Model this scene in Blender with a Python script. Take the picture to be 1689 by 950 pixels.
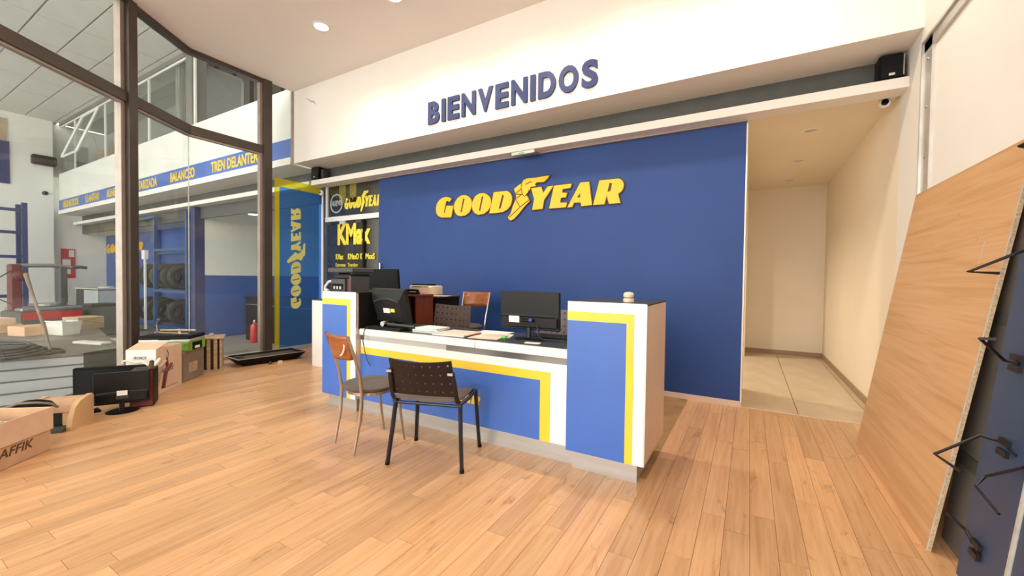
import bpy, math, random
from mathutils import Vector, Matrix
random.seed(7)
for o in list(bpy.data.objects): bpy.data.objects.remove(o)
S = bpy.context.scene
COL = S.collection

# ------------------------------------------------------------------ camera
YAW, PITCH, ROLL, FPX = math.radians(30.038), math.radians(-1.306), math.radians(0.722), 676.54
CAMH = 1.3
fw = Vector((-math.sin(YAW)*math.cos(PITCH), math.cos(YAW)*math.cos(PITCH), math.sin(PITCH)))
rt = Vector((math.cos(YAW), math.sin(YAW), 0)); up = rt.cross(fw)
r2 = rt*math.cos(ROLL)+up*math.sin(ROLL); u2 = -rt*math.sin(ROLL)+up*math.cos(ROLL)
cam = bpy.data.cameras.new('camera'); camo = bpy.data.objects.new('camera', cam); COL.objects.link(camo)
cam.sensor_fit = 'HORIZONTAL'; cam.sensor_width = 36.0; cam.lens = FPX/1689*36; cam.clip_start = 0.03; cam.clip_end = 200
camo.matrix_world = Matrix(((r2.x,u2.x,-fw.x,0),(r2.y,u2.y,-fw.y,0),(r2.z,u2.z,-fw.z,CAMH),(0,0,0,1)))
S.camera = camo

# ------------------------------------------------------------------ world, exposure
W = bpy.data.worlds.new('overcast_sky'); S.world = W; W.use_nodes = True
bg = W.node_tree.nodes['Background']; bg.inputs[0].default_value = (1.0, 0.965, 0.91, 1); bg.inputs[1].default_value = 4.2
S.view_settings.view_transform = 'Standard'; S.view_settings.look = 'None'
S.view_settings.gamma = 1.0; S.view_settings.use_curve_mapping = False
S.view_settings.exposure = 0.50
S.cycles.max_bounces = 10; S.cycles.diffuse_bounces = 6; S.cycles.glossy_bounces = 4; S.cycles.transparent_max_bounces = 16
S.cycles.use_denoising = True
S.cycles.sample_clamp_indirect = 8.0

# ------------------------------------------------------------------ materials
MATS = {}
def mat(name, col, rough=0.5, metal=0.0, var=0.06, scale=6.0, bump=0.0, bscale=60.0, spec=0.5, stretch=(1,1,1), dirt=None, dirt_amt=0.0, alpha=1.0, emit=None, estr=0.0, coat=0.0):
    if name in MATS: return MATS[name]
    m = bpy.data.materials.new(name); m.use_nodes = True; nt = m.node_tree; N = nt.nodes; L = nt.links
    b = N['Principled BSDF']
    b.inputs['Roughness'].default_value = rough; b.inputs['Metallic'].default_value = metal
    b.inputs['Specular IOR Level'].default_value = spec; b.inputs['Coat Weight'].default_value = coat
    tc = N.new('ShaderNodeTexCoord'); mp = N.new('ShaderNodeMapping'); mp.inputs['Scale'].default_value = stretch
    L.new(tc.outputs['Object'], mp.inputs[0])
    nz = N.new('ShaderNodeTexNoise'); nz.inputs['Scale'].default_value = scale; nz.inputs['Detail'].default_value = 4
    L.new(mp.outputs[0], nz.inputs['Vector'])
    cr = N.new('ShaderNodeValToRGB'); c = col
    cr.color_ramp.elements[0].position = 0.3; cr.color_ramp.elements[1].position = 0.7
    cr.color_ramp.elements[0].color = (c[0]*(1-var), c[1]*(1-var), c[2]*(1-var), 1)
    cr.color_ramp.elements[1].color = (min(1,c[0]*(1+var)), min(1,c[1]*(1+var)), min(1,c[2]*(1+var)), 1)
    L.new(nz.outputs['Fac'], cr.inputs[0]); out = cr.outputs[0]
    if dirt:
        n2 = N.new('ShaderNodeTexNoise'); n2.inputs['Scale'].default_value = scale*0.5; n2.inputs['Detail'].default_value = 8; n2.inputs['Roughness'].default_value = 0.7
        L.new(mp.outputs[0], n2.inputs['Vector'])
        r = N.new('ShaderNodeMapRange'); r.inputs[1].default_value = 0.5; r.inputs[2].default_value = 0.75; r.inputs[4].default_value = dirt_amt
        L.new(n2.outputs['Fac'], r.inputs[0])
        mx = N.new('ShaderNodeMixRGB'); mx.inputs[2].default_value = (*dirt, 1)
        L.new(r.outputs[0], mx.inputs[0]); L.new(out, mx.inputs[1]); out = mx.outputs[0]
    L.new(out, b.inputs['Base Color'])
    if bump:
        n3 = N.new('ShaderNodeTexNoise'); n3.inputs['Scale'].default_value = bscale; n3.inputs['Detail'].default_value = 3
        L.new(mp.outputs[0], n3.inputs['Vector'])
        bp = N.new('ShaderNodeBump'); bp.inputs['Strength'].default_value = bump; bp.inputs['Distance'].default_value = 0.005
        L.new(n3.outputs['Fac'], bp.inputs['Height']); L.new(bp.outputs[0], b.inputs['Normal'])
    if alpha < 1: b.inputs['Alpha'].default_value = alpha
    if emit: b.inputs['Emission Color'].default_value = (*emit, 1); b.inputs['Emission Strength'].default_value = estr
    MATS[name] = m; return m

def wood_mat(name, c1, c2, c3, rough=0.35, along='Y', fine=34.0, longs=1.6, knots=True, rnd=0.22, spec=0.45):
    m = bpy.data.materials.new(name); m.use_nodes = True; nt = m.node_tree; N = nt.nodes; L = nt.links
    b = N['Principled BSDF']; b.inputs['Roughness'].default_value = rough; b.inputs['Specular IOR Level'].default_value = spec
    tc = N.new('ShaderNodeTexCoord'); oi = N.new('ShaderNodeObjectInfo')
    ad = N.new('ShaderNodeVectorMath'); ad.operation = 'ADD'
    mu = N.new('ShaderNodeMath'); mu.operation = 'MULTIPLY'; mu.inputs[1].default_value = 57.0
    L.new(oi.outputs['Random'], mu.inputs[0]); L.new(tc.outputs['Object'], ad.inputs[0]); L.new(mu.outputs[0], ad.inputs[1])
    mp = N.new('ShaderNodeMapping')
    mp.inputs['Scale'].default_value = {'Y':(fine,longs,fine),'X':(longs,fine,fine),'Z':(fine,fine,longs)}[along]
    L.new(ad.outputs[0], mp.inputs[0])
    n1 = N.new('ShaderNodeTexNoise'); n1.inputs['Scale'].default_value = 1.0; n1.inputs['Detail'].default_value = 6; n1.inputs['Roughness'].default_value = 0.62; n1.inputs['Distortion'].default_value = 0.6
    L.new(mp.outputs[0], n1.inputs['Vector'])
    cr = N.new('ShaderNodeValToRGB'); E = cr.color_ramp.elements
    E[0].position = 0.28; E[0].color = (*c1,1); E[1].position = 0.72; E[1].color = (*c3,1); e = E.new(0.5); e.color = (*c2,1)
    L.new(n1.outputs['Fac'], cr.inputs[0]); out = cr.outputs[0]
    mr = N.new('ShaderNodeMapRange'); mr.inputs[3].default_value = 1-rnd; mr.inputs[4].default_value = 1+rnd*0.45
    L.new(oi.outputs['Random'], mr.inputs[0])
    vm = N.new('ShaderNodeVectorMath'); vm.operation = 'SCALE'; L.new(out, vm.inputs[0]); L.new(mr.outputs[0], vm.inputs['Scale']); out = vm.outputs[0]
    if knots:
        mp2 = N.new('ShaderNodeMapping'); mp2.inputs['Scale'].default_value = {'Y':(9,2.2,9),'X':(2.2,9,9),'Z':(9,9,2.2)}[along]; L.new(ad.outputs[0], mp2.inputs[0])
        n2 = N.new('ShaderNodeTexNoise'); n2.inputs['Scale'].default_value = 1.0; n2.inputs['Detail'].default_value = 5; n2.inputs['Roughness'].default_value = 0.7; n2.inputs['Distortion'].default_value = 1.2
        L.new(mp2.outputs[0], n2.inputs['Vector'])
        r = N.new('ShaderNodeMapRange'); r.inputs[1].default_value = 0.585; r.inputs[2].default_value = 0.74; r.inputs[4].default_value = 0.8; L.new(n2.outputs['Fac'], r.inputs[0])
        mx = N.new('ShaderNodeMixRGB'); mx.inputs[2].default_value = (c1[0]*0.45, c1[1]*0.38, c1[2]*0.32, 1); L.new(r.outputs[0], mx.inputs[0]); L.new(out, mx.inputs[1]); out = mx.outputs[0]
    L.new(out, b.inputs['Base Color'])
    bp = N.new('ShaderNodeBump'); bp.inputs['Strength'].default_value = 0.08; bp.inputs['Distance'].default_value = 0.002
    L.new(n1.outputs['Fac'], bp.inputs['Height']); L.new(bp.outputs[0], b.inputs['Normal'])
    MATS[name] = m; return m

def glass_mat(name, tint=(0.93,0.95,0.94), ior=1.45, haze=0.0):
    m = bpy.data.materials.new(name); m.use_nodes = True; nt = m.node_tree; N = nt.nodes; L = nt.links
    N.remove(N['Principled BSDF']); o = N['Material Output']
    t = N.new('ShaderNodeBsdfTransparent'); t.inputs[0].default_value = (*tint,1)
    g = N.new('ShaderNodeBsdfGlossy'); g.inputs['Roughness'].default_value = 0.015
    f = N.new('ShaderNodeFresnel'); f.inputs[0].default_value = ior
    ge = N.new('ShaderNodeNewGeometry'); iv = N.new('ShaderNodeMath'); iv.operation = 'SUBTRACT'; iv.inputs[0].default_value = 1.0; L.new(ge.outputs['Backfacing'], iv.inputs[1])
    fm = N.new('ShaderNodeMath'); fm.operation = 'MULTIPLY'; L.new(f.outputs[0], fm.inputs[0]); L.new(iv.outputs[0], fm.inputs[1])
    x = N.new('ShaderNodeMixShader'); L.new(fm.outputs[0], x.inputs[0]); L.new(t.outputs[0], x.inputs[1]); L.new(g.outputs[0], x.inputs[2])
    if haze:
        d = N.new('ShaderNodeBsdfDiffuse'); d.inputs[0].default_value = (0.62,0.6,0.55,1)
        nz = N.new('ShaderNodeTexNoise'); nz.inputs['Scale'].default_value = 2.5; nz.inputs['Detail'].default_value = 5
        tc = N.new('ShaderNodeTexCoord'); L.new(tc.outputs['Object'], nz.inputs['Vector'])
        mr = N.new('ShaderNodeMapRange'); mr.inputs[1].default_value = 0.3; mr.inputs[2].default_value = 0.8; mr.inputs[3].default_value = haze*0.4; mr.inputs[4].default_value = haze*1.5; L.new(nz.outputs['Fac'], mr.inputs[0])
        y = N.new('ShaderNodeMixShader'); L.new(mr.outputs[0], y.inputs[0]); L.new(x.outputs[0], y.inputs[1]); L.new(d.outputs[0], y.inputs[2]); x = y
    L.new(x.outputs[0], o.inputs[0]); MATS[name] = m; return m

def film_mat(name, col, opac=0.6):
    m = bpy.data.materials.new(name); m.use_nodes = True; nt = m.node_tree; N = nt.nodes; L = nt.links
    b = N['Principled BSDF']; o = N['Material Output']; b.inputs['Roughness'].default_value = 0.3
    nz = N.new('ShaderNodeTexNoise'); nz.inputs['Scale'].default_value = 4.0; tc = N.new('ShaderNodeTexCoord'); L.new(tc.outputs['Object'], nz.inputs['Vector'])
    cr = N.new('ShaderNodeValToRGB'); cr.color_ramp.elements[0].color = (col[0]*.9,col[1]*.9,col[2]*.9,1); cr.color_ramp.elements[1].color = (*col,1)
    L.new(nz.outputs['Fac'], cr.inputs[0]); L.new(cr.outputs[0], b.inputs['Base Color'])
    t = N.new('ShaderNodeBsdfTransparent'); t.inputs[0].default_value = (min(1,col[0]*1.4+.08),min(1,col[1]*1.4+.08),min(1,col[2]*1.4+.08),1)
    x = N.new('ShaderNodeMixShader'); x.inputs[0].default_value = opac
    L.new(t.outputs[0], x.inputs[1]); L.new(b.outputs[0], x.inputs[2]); L.new(x.outputs[0], o.inputs[0]); MATS[name] = m; return m

mat('white_wall', (0.80,0.775,0.72), 0.75, var=0.02, scale=1.5, bump=0.05, bscale=120)
mat('fascia_white', (0.83,0.80,0.745), 0.6, var=0.02, scale=0.8)
mat('ceiling_paint', (0.87,0.81,0.77), 0.8, var=0.02, scale=0.8)
mat('corridor_paint', (0.82,0.74,0.60), 0.75, var=0.03, scale=1.2)
mat('blue_wall', (0.018,0.055,0.215), 0.5, spec=0.3, var=0.10, scale=1.0, bump=0.04, bscale=150)
mat('blue_laminate', (0.046,0.135,0.48), 0.33, var=0.06, scale=2.5)
mat('white_laminate', (0.84,0.82,0.78), 0.3, var=0.02)
mat('shaded_laminate', (0.65,0.52,0.42), 0.4, var=0.04)  # white laminate with its shade and the floor bounce put into the tan
mat('yellow', (0.84,0.45,0.004), 0.4, var=0.04)
mat('yellow_stripe', (0.82,0.56,0.035), 0.35, var=0.05, scale=2)
mat('navy', (0.012,0.028,0.12), 0.5, var=0.08)
mat('brown_edge', (0.06,0.03,0.012), 0.6)
mat('aluminium', (0.52,0.515,0.50), 0.38, metal=0.75, var=0.14, scale=3.0, stretch=(0.4,1,6), dirt=(0.16,0.15,0.14), dirt_amt=0.6)
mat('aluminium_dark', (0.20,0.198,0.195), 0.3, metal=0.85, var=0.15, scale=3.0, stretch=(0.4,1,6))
mat('blank_grey', (0.52,0.55,0.52), 0.6, var=0.05)
mat('alu_profile', (0.62,0.61,0.58), 0.42, metal=0.7, var=0.1, scale=5)
mat('bronze_frame', (0.075,0.057,0.048), 0.42, metal=0.35, var=0.12, scale=4)
mat('bead', (0.36,0.30,0.26), 0.4, metal=0.4, var=0.1)
mat('dark_grey', (0.07,0.072,0.066), 0.5, var=0.12)
mat('black_plastic', (0.0035,0.0035,0.004), 0.42, spec=0.18, var=0.2, scale=20)
mat('black_matte', (0.005,0.005,0.005), 0.8, spec=0.2, var=0.2, scale=20)
mat('monitor_black', (0.006,0.006,0.0065), 0.34, spec=0.28, var=0.15, scale=12, bump=0.05, bscale=200)
mat('monitor_grey', (0.012,0.012,0.013), 0.45, spec=0.28, var=0.12, scale=12)
mat('grey_plastic', (0.05,0.05,0.053), 0.45, var=0.1, scale=10)
mat('chrome', (0.62,0.60,0.57), 0.22, metal=1.0, var=0.06)
mat('steel_brown', (0.40,0.33,0.27), 0.3, metal=0.9, var=0.08)
mat('black_steel', (0.026,0.028,0.032), 0.28, metal=0.6, var=0.15, scale=15)
mat('brown_shell', (0.018,0.010,0.0075), 0.55, spec=0.25, var=0.14, scale=8)
mat('seat_brown', (0.085,0.06,0.05), 0.5, var=0.14, scale=8)
mat('cushion', (0.085,0.072,0.062), 0.6, var=0.2, scale=18, bump=0.15)
wood_mat('chair_wood', (0.20,0.055,0.018), (0.27,0.085,0.026), (0.34,0.12,0.04), rough=0.22, along='X', fine=26, longs=3, knots=False, rnd=0.05)
wood_mat('red_wood', (0.14,0.028,0.014), (0.18,0.04,0.018), (0.22,0.055,0.022), rough=0.3, along='Z', fine=26, longs=3, knots=False, rnd=0.05)
wood_mat('plank_wood', (0.53,0.282,0.125), (0.645,0.375,0.187), (0.715,0.445,0.243), rough=0.30, along='Y', rnd=0.17)
wood_mat('board_wood', (0.48,0.262,0.112), (0.60,0.350,0.167), (0.67,0.418,0.22), rough=0.48, along='Y', fine=20, longs=0.9, knots=False, rnd=0.0)
mat('chipboard', (0.50,0.37,0.23), 0.9, var=0.35, scale=90, bump=0.6, bscale=120)
mat('screed', (0.36,0.21,0.095), 0.75, var=0.25, scale=7, bump=0.3, dirt=(0.09,0.05,0.025), dirt_amt=0.5)
mat('floor_base', (0.06,0.032,0.016), 0.9)
mat('tile_beige', (0.56,0.45,0.315), 0.32, var=0.12, scale=2.2, stretch=(2,0.8,1), dirt=(0.38,0.29,0.19), dirt_amt=0.4)
mat('grout', (0.18,0.12,0.07), 0.9)
wood_mat('skirting_wood', (0.26,0.17,0.10), (0.34,0.235,0.145), (0.42,0.30,0.19), rough=0.5, along='X', knots=False, rnd=0.05)
mat('skirting_pale', (0.66,0.52,0.43), 0.5, var=0.05)
mat('concrete', (0.27,0.26,0.245), 0.6, var=0.18, scale=0.9, dirt=(0.12,0.085,0.05), dirt_amt=0.7, bump=0.1)
mat('workshop_white', (0.76,0.76,0.71), 0.75, var=0.05, scale=0.7, dirt=(0.42,0.42,0.36), dirt_amt=0.45)
mat('workshop_blue', (0.022,0.085,0.33), 0.4, var=0.12, scale=1.2)
mat('rack_blue', (0.035,0.10,0.25), 0.4, var=0.15, metal=0.2)
mat('ceiling_tile', (0.74,0.75,0.71), 0.85, var=0.03, scale=2)
mat('ceiling_grid', (0.42,0.42,0.39), 0.7)
mat('grey_partition', (0.34,0.36,0.32), 0.6, var=0.12, scale=1.0)
mat('concrete_dark', (0.17,0.17,0.15), 0.8, var=0.2, scale=2)
mat('office_shell', (0.12,0.09,0.08), 0.45, var=0.1)
mat('stick_dusty', (0.17,0.13,0.10), 0.8, var=0.3, scale=14)
mat('rubber', (0.042,0.041,0.038), 0.6, var=0.25, scale=12, bump=0.25, bscale=60)
mat('rubber_dusty', (0.10,0.097,0.088), 0.8, var=0.25, scale=9, bump=0.3, bscale=60)
mat('red_paint', (0.50,0.022,0.022), 0.3, var=0.08)
mat('dark_red', (0.13,0.02,0.02), 0.5, var=0.2)
mat('deck_dirty', (0.17,0.15,0.125), 0.85, var=0.3, scale=3, dirt=(0.34,0.32,0.29), dirt_amt=0.6)
mat('grey_slat', (0.36,0.37,0.38), 0.6, var=0.12, scale=5, stretch=(1,0.4,3), dirt=(0.25,0.25,0.25), dirt_amt=0.5)
mat('slat_shaded', (0.15,0.155,0.14), 0.65, var=0.15)  # slat grey with shade put into the colour, also the core
mat('cardboard', (0.56,0.35,0.21), 0.8, var=0.08, scale=9, bump=0.08)
mat('cardboard_light', (0.66,0.47,0.33), 0.8, var=0.06, scale=9)
mat('paper_white', (0.80,0.77,0.74), 0.7, var=0.03)
mat('paper_pink', (0.78,0.56,0.46), 0.7, var=0.05)
mat('paper_grey', (0.50,0.55,0.55), 0.7, var=0.08)
mat('beige_plastic', (0.62,0.42,0.21), 0.45, var=0.06)
mat('cream_plastic', (0.74,0.62,0.46), 0.4, var=0.05)
mat('desk_dark', (0.035,0.042,0.036), 0.35, var=0.3, scale=14)
mat('green_case', (0.16,0.33,0.045), 0.5, var=0.35, scale=14)
mat('green_rubber', (0.12,0.62,0.10), 0.5)
mat('raw_wood', (0.42,0.31,0.20), 0.7, var=0.25, scale=10, stretch=(1,1,6))
mat('grey_brown_box', (0.21,0.165,0.125), 0.65, var=0.12)
mat('ink', (0.05,0.045,0.045), 0.7)
mat('ink_brown', (0.10,0.055,0.03), 0.8)
mat('blue_plug', (0.02,0.05,0.35), 0.4)
mat('panel_blue', (0.028,0.058,0.125), 0.36, var=0.08, scale=4)
mat('panel_edge', (0.52,0.51,0.46), 0.5, var=0.2, scale=20)
mat('panel_grey', (0.16,0.14,0.12), 0.55, var=0.15, scale=3)
mat('wire_black', (0.022,0.018,0.018), 0.4, metal=0.4, var=0.2)
mat('lamp_lens', (1,0.95,0.85), 0.4, emit=(1.0,0.86,0.66), estr=14.0)
mat('lamp_trim', (0.80,0.74,0.66), 0.5)
mat('lamp_off', (0.55,0.48,0.46), 0.3, var=0.1)
mat('white_plastic', (0.80,0.79,0.76), 0.35, var=0.03)
mat('door_dark', (0.032,0.028,0.022), 0.18, var=0.35, scale=2.0, spec=0.6)
mat('decal_yellow', (0.86,0.72,0.05), 0.5, var=0.08)
mat('decal_grey', (0.46,0.46,0.42), 0.5)
mat('olive_mottled', (0.20,0.17,0.02), 0.35, var=0.4, scale=12)
mat('tub_white', (0.66,0.65,0.60), 0.5, var=0.1, dirt=(0.4,0.36,0.28), dirt_amt=0.5)
mat('steel_grey', (0.30,0.30,0.30), 0.4, metal=0.6, var=0.15)
mat('corrugated', (0.32,0.32,0.29), 0.6, var=0.1)
mat('crack', (0.45,0.41,0.36), 0.9)
glass_mat('glass', haze=0.045); glass_mat('glass_clear', haze=0.04)
film_mat('film_blue', (0.15,0.37,0.72), 0.20); film_mat('film_yellow', (0.78,0.68,0.10), 0.35); film_mat('film_text', (0.95,0.90,0.34), 0.6)

# ------------------------------------------------------------------ geometry helpers
class P:
    def __init__(s): s.v = []; s.f = []; s.mi = []; s.m = 0
    def add(s, vs, fs):
        n = len(s.v); s.v += [tuple(v) for v in vs]; s.f += [tuple(i+n for i in f) for f in fs]; s.mi += [s.m]*len(fs); return s
    def box(s, x0,x1,y0,y1,z0,z1, M=None):
        vs = [Vector(q) for q in ((x0,y0,z0),(x1,y0,z0),(x1,y1,z0),(x0,y1,z0),(x0,y0,z1),(x1,y0,z1),(x1,y1,z1),(x0,y1,z1))]
        if M is not None: vs = [M@v for v in vs]
        return s.add(vs, [(3,2,1,0),(4,5,6,7),(0,1,5,4),(1,2,6,5),(2,3,7,6),(3,0,4,7)])
    def rbox(s, x0,x1,y0,y1,z0,z1, b=0.01, M=None):
        # box with chamfered edges
        vs = []; 
        for z,i in ((z0,b),(z0+b,0),(z1-b,0),(z1,b)):
            X0,X1,Y0,Y1 = x0+i,x1-i,y0+i,y1-i
            c = b if i == 0 else b*0.6
            vs += [(X0+c,Y0,z),(X1-c,Y0,z),(X1,Y0+c,z),(X1,Y1-c,z),(X1-c,Y1,z),(X0+c,Y1,z),(X0,Y1-c,z),(X0,Y0+c,z)]
        fs = [tuple(range(7,-1,-1)), tuple(range(24,32))]
        for k in range(3):
            for j in range(8):
                fs.append((k*8+j, k*8+(j+1)%8, k*8+8+(j+1)%8, k*8+8+j))
        vs = [Vector(v) for v in vs]
        if M is not None: vs = [M@v for v in vs]
        return s.add(vs, fs)
    def prism(s, poly, z0, z1, M=None):
        n = len(poly); vs = [Vector((x,y,z0)) for x,y in poly]+[Vector((x,y,z1)) for x,y in poly]
        if M is not None: vs = [M@v for v in vs]
        fs = [tuple(range(n-1,-1,-1)), tuple(range(n,2*n))]+[(i,(i+1)%n,n+(i+1)%n,n+i) for i in range(n)]
        return s.add(vs, fs)
    def tube(s, pts, r, seg=8, cap=True, flat=1.0):
        pts = [Vector(p) for p in pts]; n = len(pts); rs = r if isinstance(r,(list,tuple)) else [r]*n
        vs = []; up0 = None
        for i,p in enumerate(pts):
            d = (pts[min(i+1,n-1)]-pts[max(i-1,0)]).normalized()
            if up0 is None:
                up0 = Vector((0,0,1)) if abs(d.z) < 0.9 else Vector((0,1,0))
            a = d.cross(up0); 
            if a.length < 1e-5: a = d.cross(Vector((1,0,0)))
            a.normalize(); b = a.cross(d).normalized(); up0 = b
            for k in range(seg):
                t = 2*math.pi*k/seg; vs.append(p+a*math.cos(t)*rs[i]+b*math.sin(t)*rs[i]*flat)
        fs = [(i*seg+k, i*seg+(k+1)%seg, (i+1)*seg+(k+1)%seg, (i+1)*seg+k) for i in range(n-1) for k in range(seg)]
        if cap: fs += [tuple(range(seg-1,-1,-1)), tuple((n-1)*seg+k for k in range(seg))]
        return s.add(vs, fs)
    def lathe(s, prof, seg=24, M=None, closed=False):
        n = len(prof); vs = []
        for r,z in prof:
            for k in range(seg):
                t = 2*math.pi*k/seg; vs.append(Vector((r*math.cos(t), r*math.sin(t), z)))
        if M is not None: vs = [M@v for v in vs]
        rng = range(n) if closed else range(n-1)
        fs = [(i*seg+k, i*seg+(k+1)%seg, ((i+1)%n)*seg+(k+1)%seg, ((i+1)%n)*seg+k) for i in rng for k in range(seg)]
        if not closed: fs += [tuple(range(seg-1,-1,-1)), tuple((n-1)*seg+k for k in range(seg))]
        return s.add(vs, fs)
    def grid(s, pts, nx, ny):
        return s.add(pts, [(j*(nx+1)+i, j*(nx+1)+i+1, (j+1)*(nx+1)+i+1, (j+1)*(nx+1)+i) for j in range(ny) for i in range(nx)])
    def mesh(s, name, mats, smooth=False):
        me = bpy.data.meshes.new(name); me.from_pydata(s.v, [], s.f)
        for m in (mats if isinstance(mats,(list,tuple)) else [mats]): me.materials.append(MATS[m])
        if isinstance(mats,(list,tuple)): me.polygons.foreach_set('material_index', s.mi)
        if smooth:
            me.shade_smooth(); me.set_sharp_from_angle(angle=math.radians(40))
        me.validate(); me.update(); return me
    def build(s, name, mats, parent=None, smooth=False, loc=(0,0,0), rot=(0,0,0), bevel=0):
        o = bpy.data.objects.new(name, s.mesh(name, mats, smooth)); COL.objects.link(o)
        o.location = loc; o.rotation_euler = rot
        if parent: o.parent = parent
        if bevel:
            b = o.modifiers.new('bevel','BEVEL'); b.width = bevel; b.segments = 2; b.limit_method = 'ANGLE'
        return o
def tag(o, label=None, cat=None, group=None, kind=None):
    if label: o['label'] = label
    if cat: o['category'] = cat
    if group: o['group'] = group
    if kind: o['kind'] = kind
    return o
def thing(name, label, cat, loc=(0,0,0), rz=0.0, group=None):
    o = bpy.data.objects.new(name, None); COL.objects.link(o); o.empty_display_size = 0.1
    o.location = loc; o.rotation_euler = (0,0,rz)
    return tag(o, label, cat, group)
def struct(name, p, m, label=None, **k):
    o = p.build(name, m, **k); o['kind'] = 'structure'
    if label: o['label'] = label
    return o
def dup(root, loc, rz=None, label=None):
    r = root.copy(); COL.objects.link(r); r.location = loc
    if rz is not None: r.rotation_euler = (0,0,rz)
    if label: r['label'] = label
    for ch in list(root.children):
        c = ch.copy(); COL.objects.link(c); c.parent = r
        for g in list(ch.children):
            d = g.copy(); COL.objects.link(d); d.parent = c
    return r
def box(name, m, x0,x1,y0,y1,z0,z1, parent=None, **k):
    return P().box(x0,x1,y0,y1,z0,z1).build(name, m, parent, **k)

def spline_mesh(splines, extrude, offset=0.0, bevel=0.0):
    cu = bpy.data.curves.new('outline','CURVE'); cu.dimensions = '2D'; cu.fill_mode = 'BOTH'; cu.extrude = extrude; cu.offset = offset
    for sp in splines:
        s = cu.splines.new('POLY'); s.points.add(len(sp)-1)
        for q,(x,y) in zip(s.points, sp): q.co = (x,y,0,1)
        s.use_cyclic_u = True
    o = bpy.data.objects.new('tmp', cu); COL.objects.link(o)
    me = bpy.data.meshes.new_from_object(o.evaluated_get(bpy.context.evaluated_depsgraph_get()))
    bpy.data.objects.remove(o); bpy.data.curves.remove(cu); return me
_txt = {}
def text_mesh(body, extrude=0.004, offset=0.02, shear=0.0):
    cu = bpy.data.curves.new('text','FONT'); cu.body = body; cu.extrude = extrude; cu.offset = offset; cu.shear = shear; cu.resolution_u = 4
    o = bpy.data.objects.new('tmp', cu); COL.objects.link(o)
    me = bpy.data.meshes.new_from_object(o.evaluated_get(bpy.context.evaluated_depsgraph_get()))
    bpy.data.objects.remove(o); bpy.data.curves.remove(cu); return me
def fit(me, w, h, depth=None):
    # scale a flat XY mesh to width w, height h, lower-left corner at the origin, extrusion from 0 to depth
    vs = [v.co for v in me.vertices]
    x0,x1 = min(v.x for v in vs), max(v.x for v in vs); y0,y1 = min(v.y for v in vs), max(v.y for v in vs); z0,z1 = min(v.z for v in vs), max(v.z for v in vs)
    for v in me.vertices:
        v.co = ((v.co.x-x0)/(x1-x0)*w, (v.co.y-y0)/(y1-y0)*h, (v.co.z-z0)/max(1e-6,z1-z0)*(depth if depth else z1-z0))
    return me
def place_mesh(name, me, m, M, parent=None, smooth=False):
    me.transform(M); 
    if M.to_3x3().determinant() < 0: me.flip_normals()
    me.materials.clear(); me.materials.append(MATS[m]); me.name = name
    o = bpy.data.objects.new(name, me); COL.objects.link(o)
    if parent: o.parent = parent
    return o
def frame(origin, ex, ey, ez):
    ex,ey,ez = Vector(ex),Vector(ey),Vector(ez); o = Vector(origin)
    return Matrix(((ex.x,ey.x,ez.x,o.x),(ex.y,ey.y,ez.y,o.y),(ex.z,ey.z,ez.z,o.z),(0,0,0,1)))
FRONT = ((1,0,0),(0,0,1),(0,-1,0))      # lettering on a wall that faces -Y
def words(name, body, m, origin, w, h, depth=0.004, axes=FRONT, parent=None, offset=0.02, shear=0.0):
    return place_mesh(name, fit(text_mesh(body, 0.01, offset, shear), w, h, depth), m, frame(origin,*axes), parent)
def ell(cx, cy, rx, ry, n=20): return [(cx+rx*math.cos(2*math.pi*k/n), cy+ry*math.sin(2*math.pi*k/n)) for k in range(n)]
def basis(x, y, z=0.0, rz=0.0): return Matrix.Translation((x,y,z))@Matrix.Rotation(rz,4,'Z')

# ------------------------------------------------------------------ setting
KX, KY = -6.97, 2.78; GD = Vector((0.567,-0.824,0)).normalized(); GN = Vector((0.824,0.567,0)).normalized()   # angled shop window: kink point, direction, inward normal
def gl(s, z=0.0, off=0.0): return Vector((KX,KY,z))+GD*s+GN*off
XR, YB, ZC = 1.117, 4.851, 4.505
YF = 4.324
fl = P(); fl.prism([(KX,4.9),(KX,KY),(KX+6.78*0.688,KY-6.78),(XR+0.1,-4.0),(XR+0.1,4.86),(-0.05,4.86),(-0.05,4.9)], -0.27, -0.013)
floor = struct('floor', fl, 'floor_base', label='wide orange-toned timber plank floor of the showroom')
def visible(x, y, z=0.0):
    d = Vector((x,y,z-CAMH)); c = d.dot(fw)
    if c < 0.1: return False
    return abs(d.dot(r2)/c*FPX) < 850 and abs(d.dot(u2)/c*FPX) < 480
pl_meshes = {}
def plank_mesh(n):
    if n not in pl_meshes: pl_meshes[n] = P().box(0,0.1158,0,n*0.01-0.0016,-0.012,0.0).mesh('plank','plank_wood')
    return pl_meshes[n]
planks = []; rest = P()
for k in range(-60, 10):
    x0 = 0.032+0.1175*k; xm = x0+0.06
    if x0 < KX or x0+0.117 > XR+0.09: continue
    y0 = max(-4.0, KY-(xm-KX)/0.567*0.824+0.06)
    spans = [(y0, 2.74)] if -3.6 < xm < -0.6 else [(y0, 4.856)]
    for a,b in spans:
        y = a-random.uniform(0,1.2)
        while y < b-0.03:
            s,e = max(y,a), min(y+1.22,b)
            if e-s > 0.03: planks.append((x0,s,e))
            y += 1.22
def score(q):
    x,s,e = q; n = 0.0
    for t in range(7):
        yy = s+(e-s)*(t+.5)/7
        if visible(x+0.06,yy): n += (e-s)/7/max(0.3,(x*x+yy*yy+1.69))
    if -3.75 < x < -0.5 and s > 2.7: n = 0
    return n
planks.sort(key=lambda q:-score(q))
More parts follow.
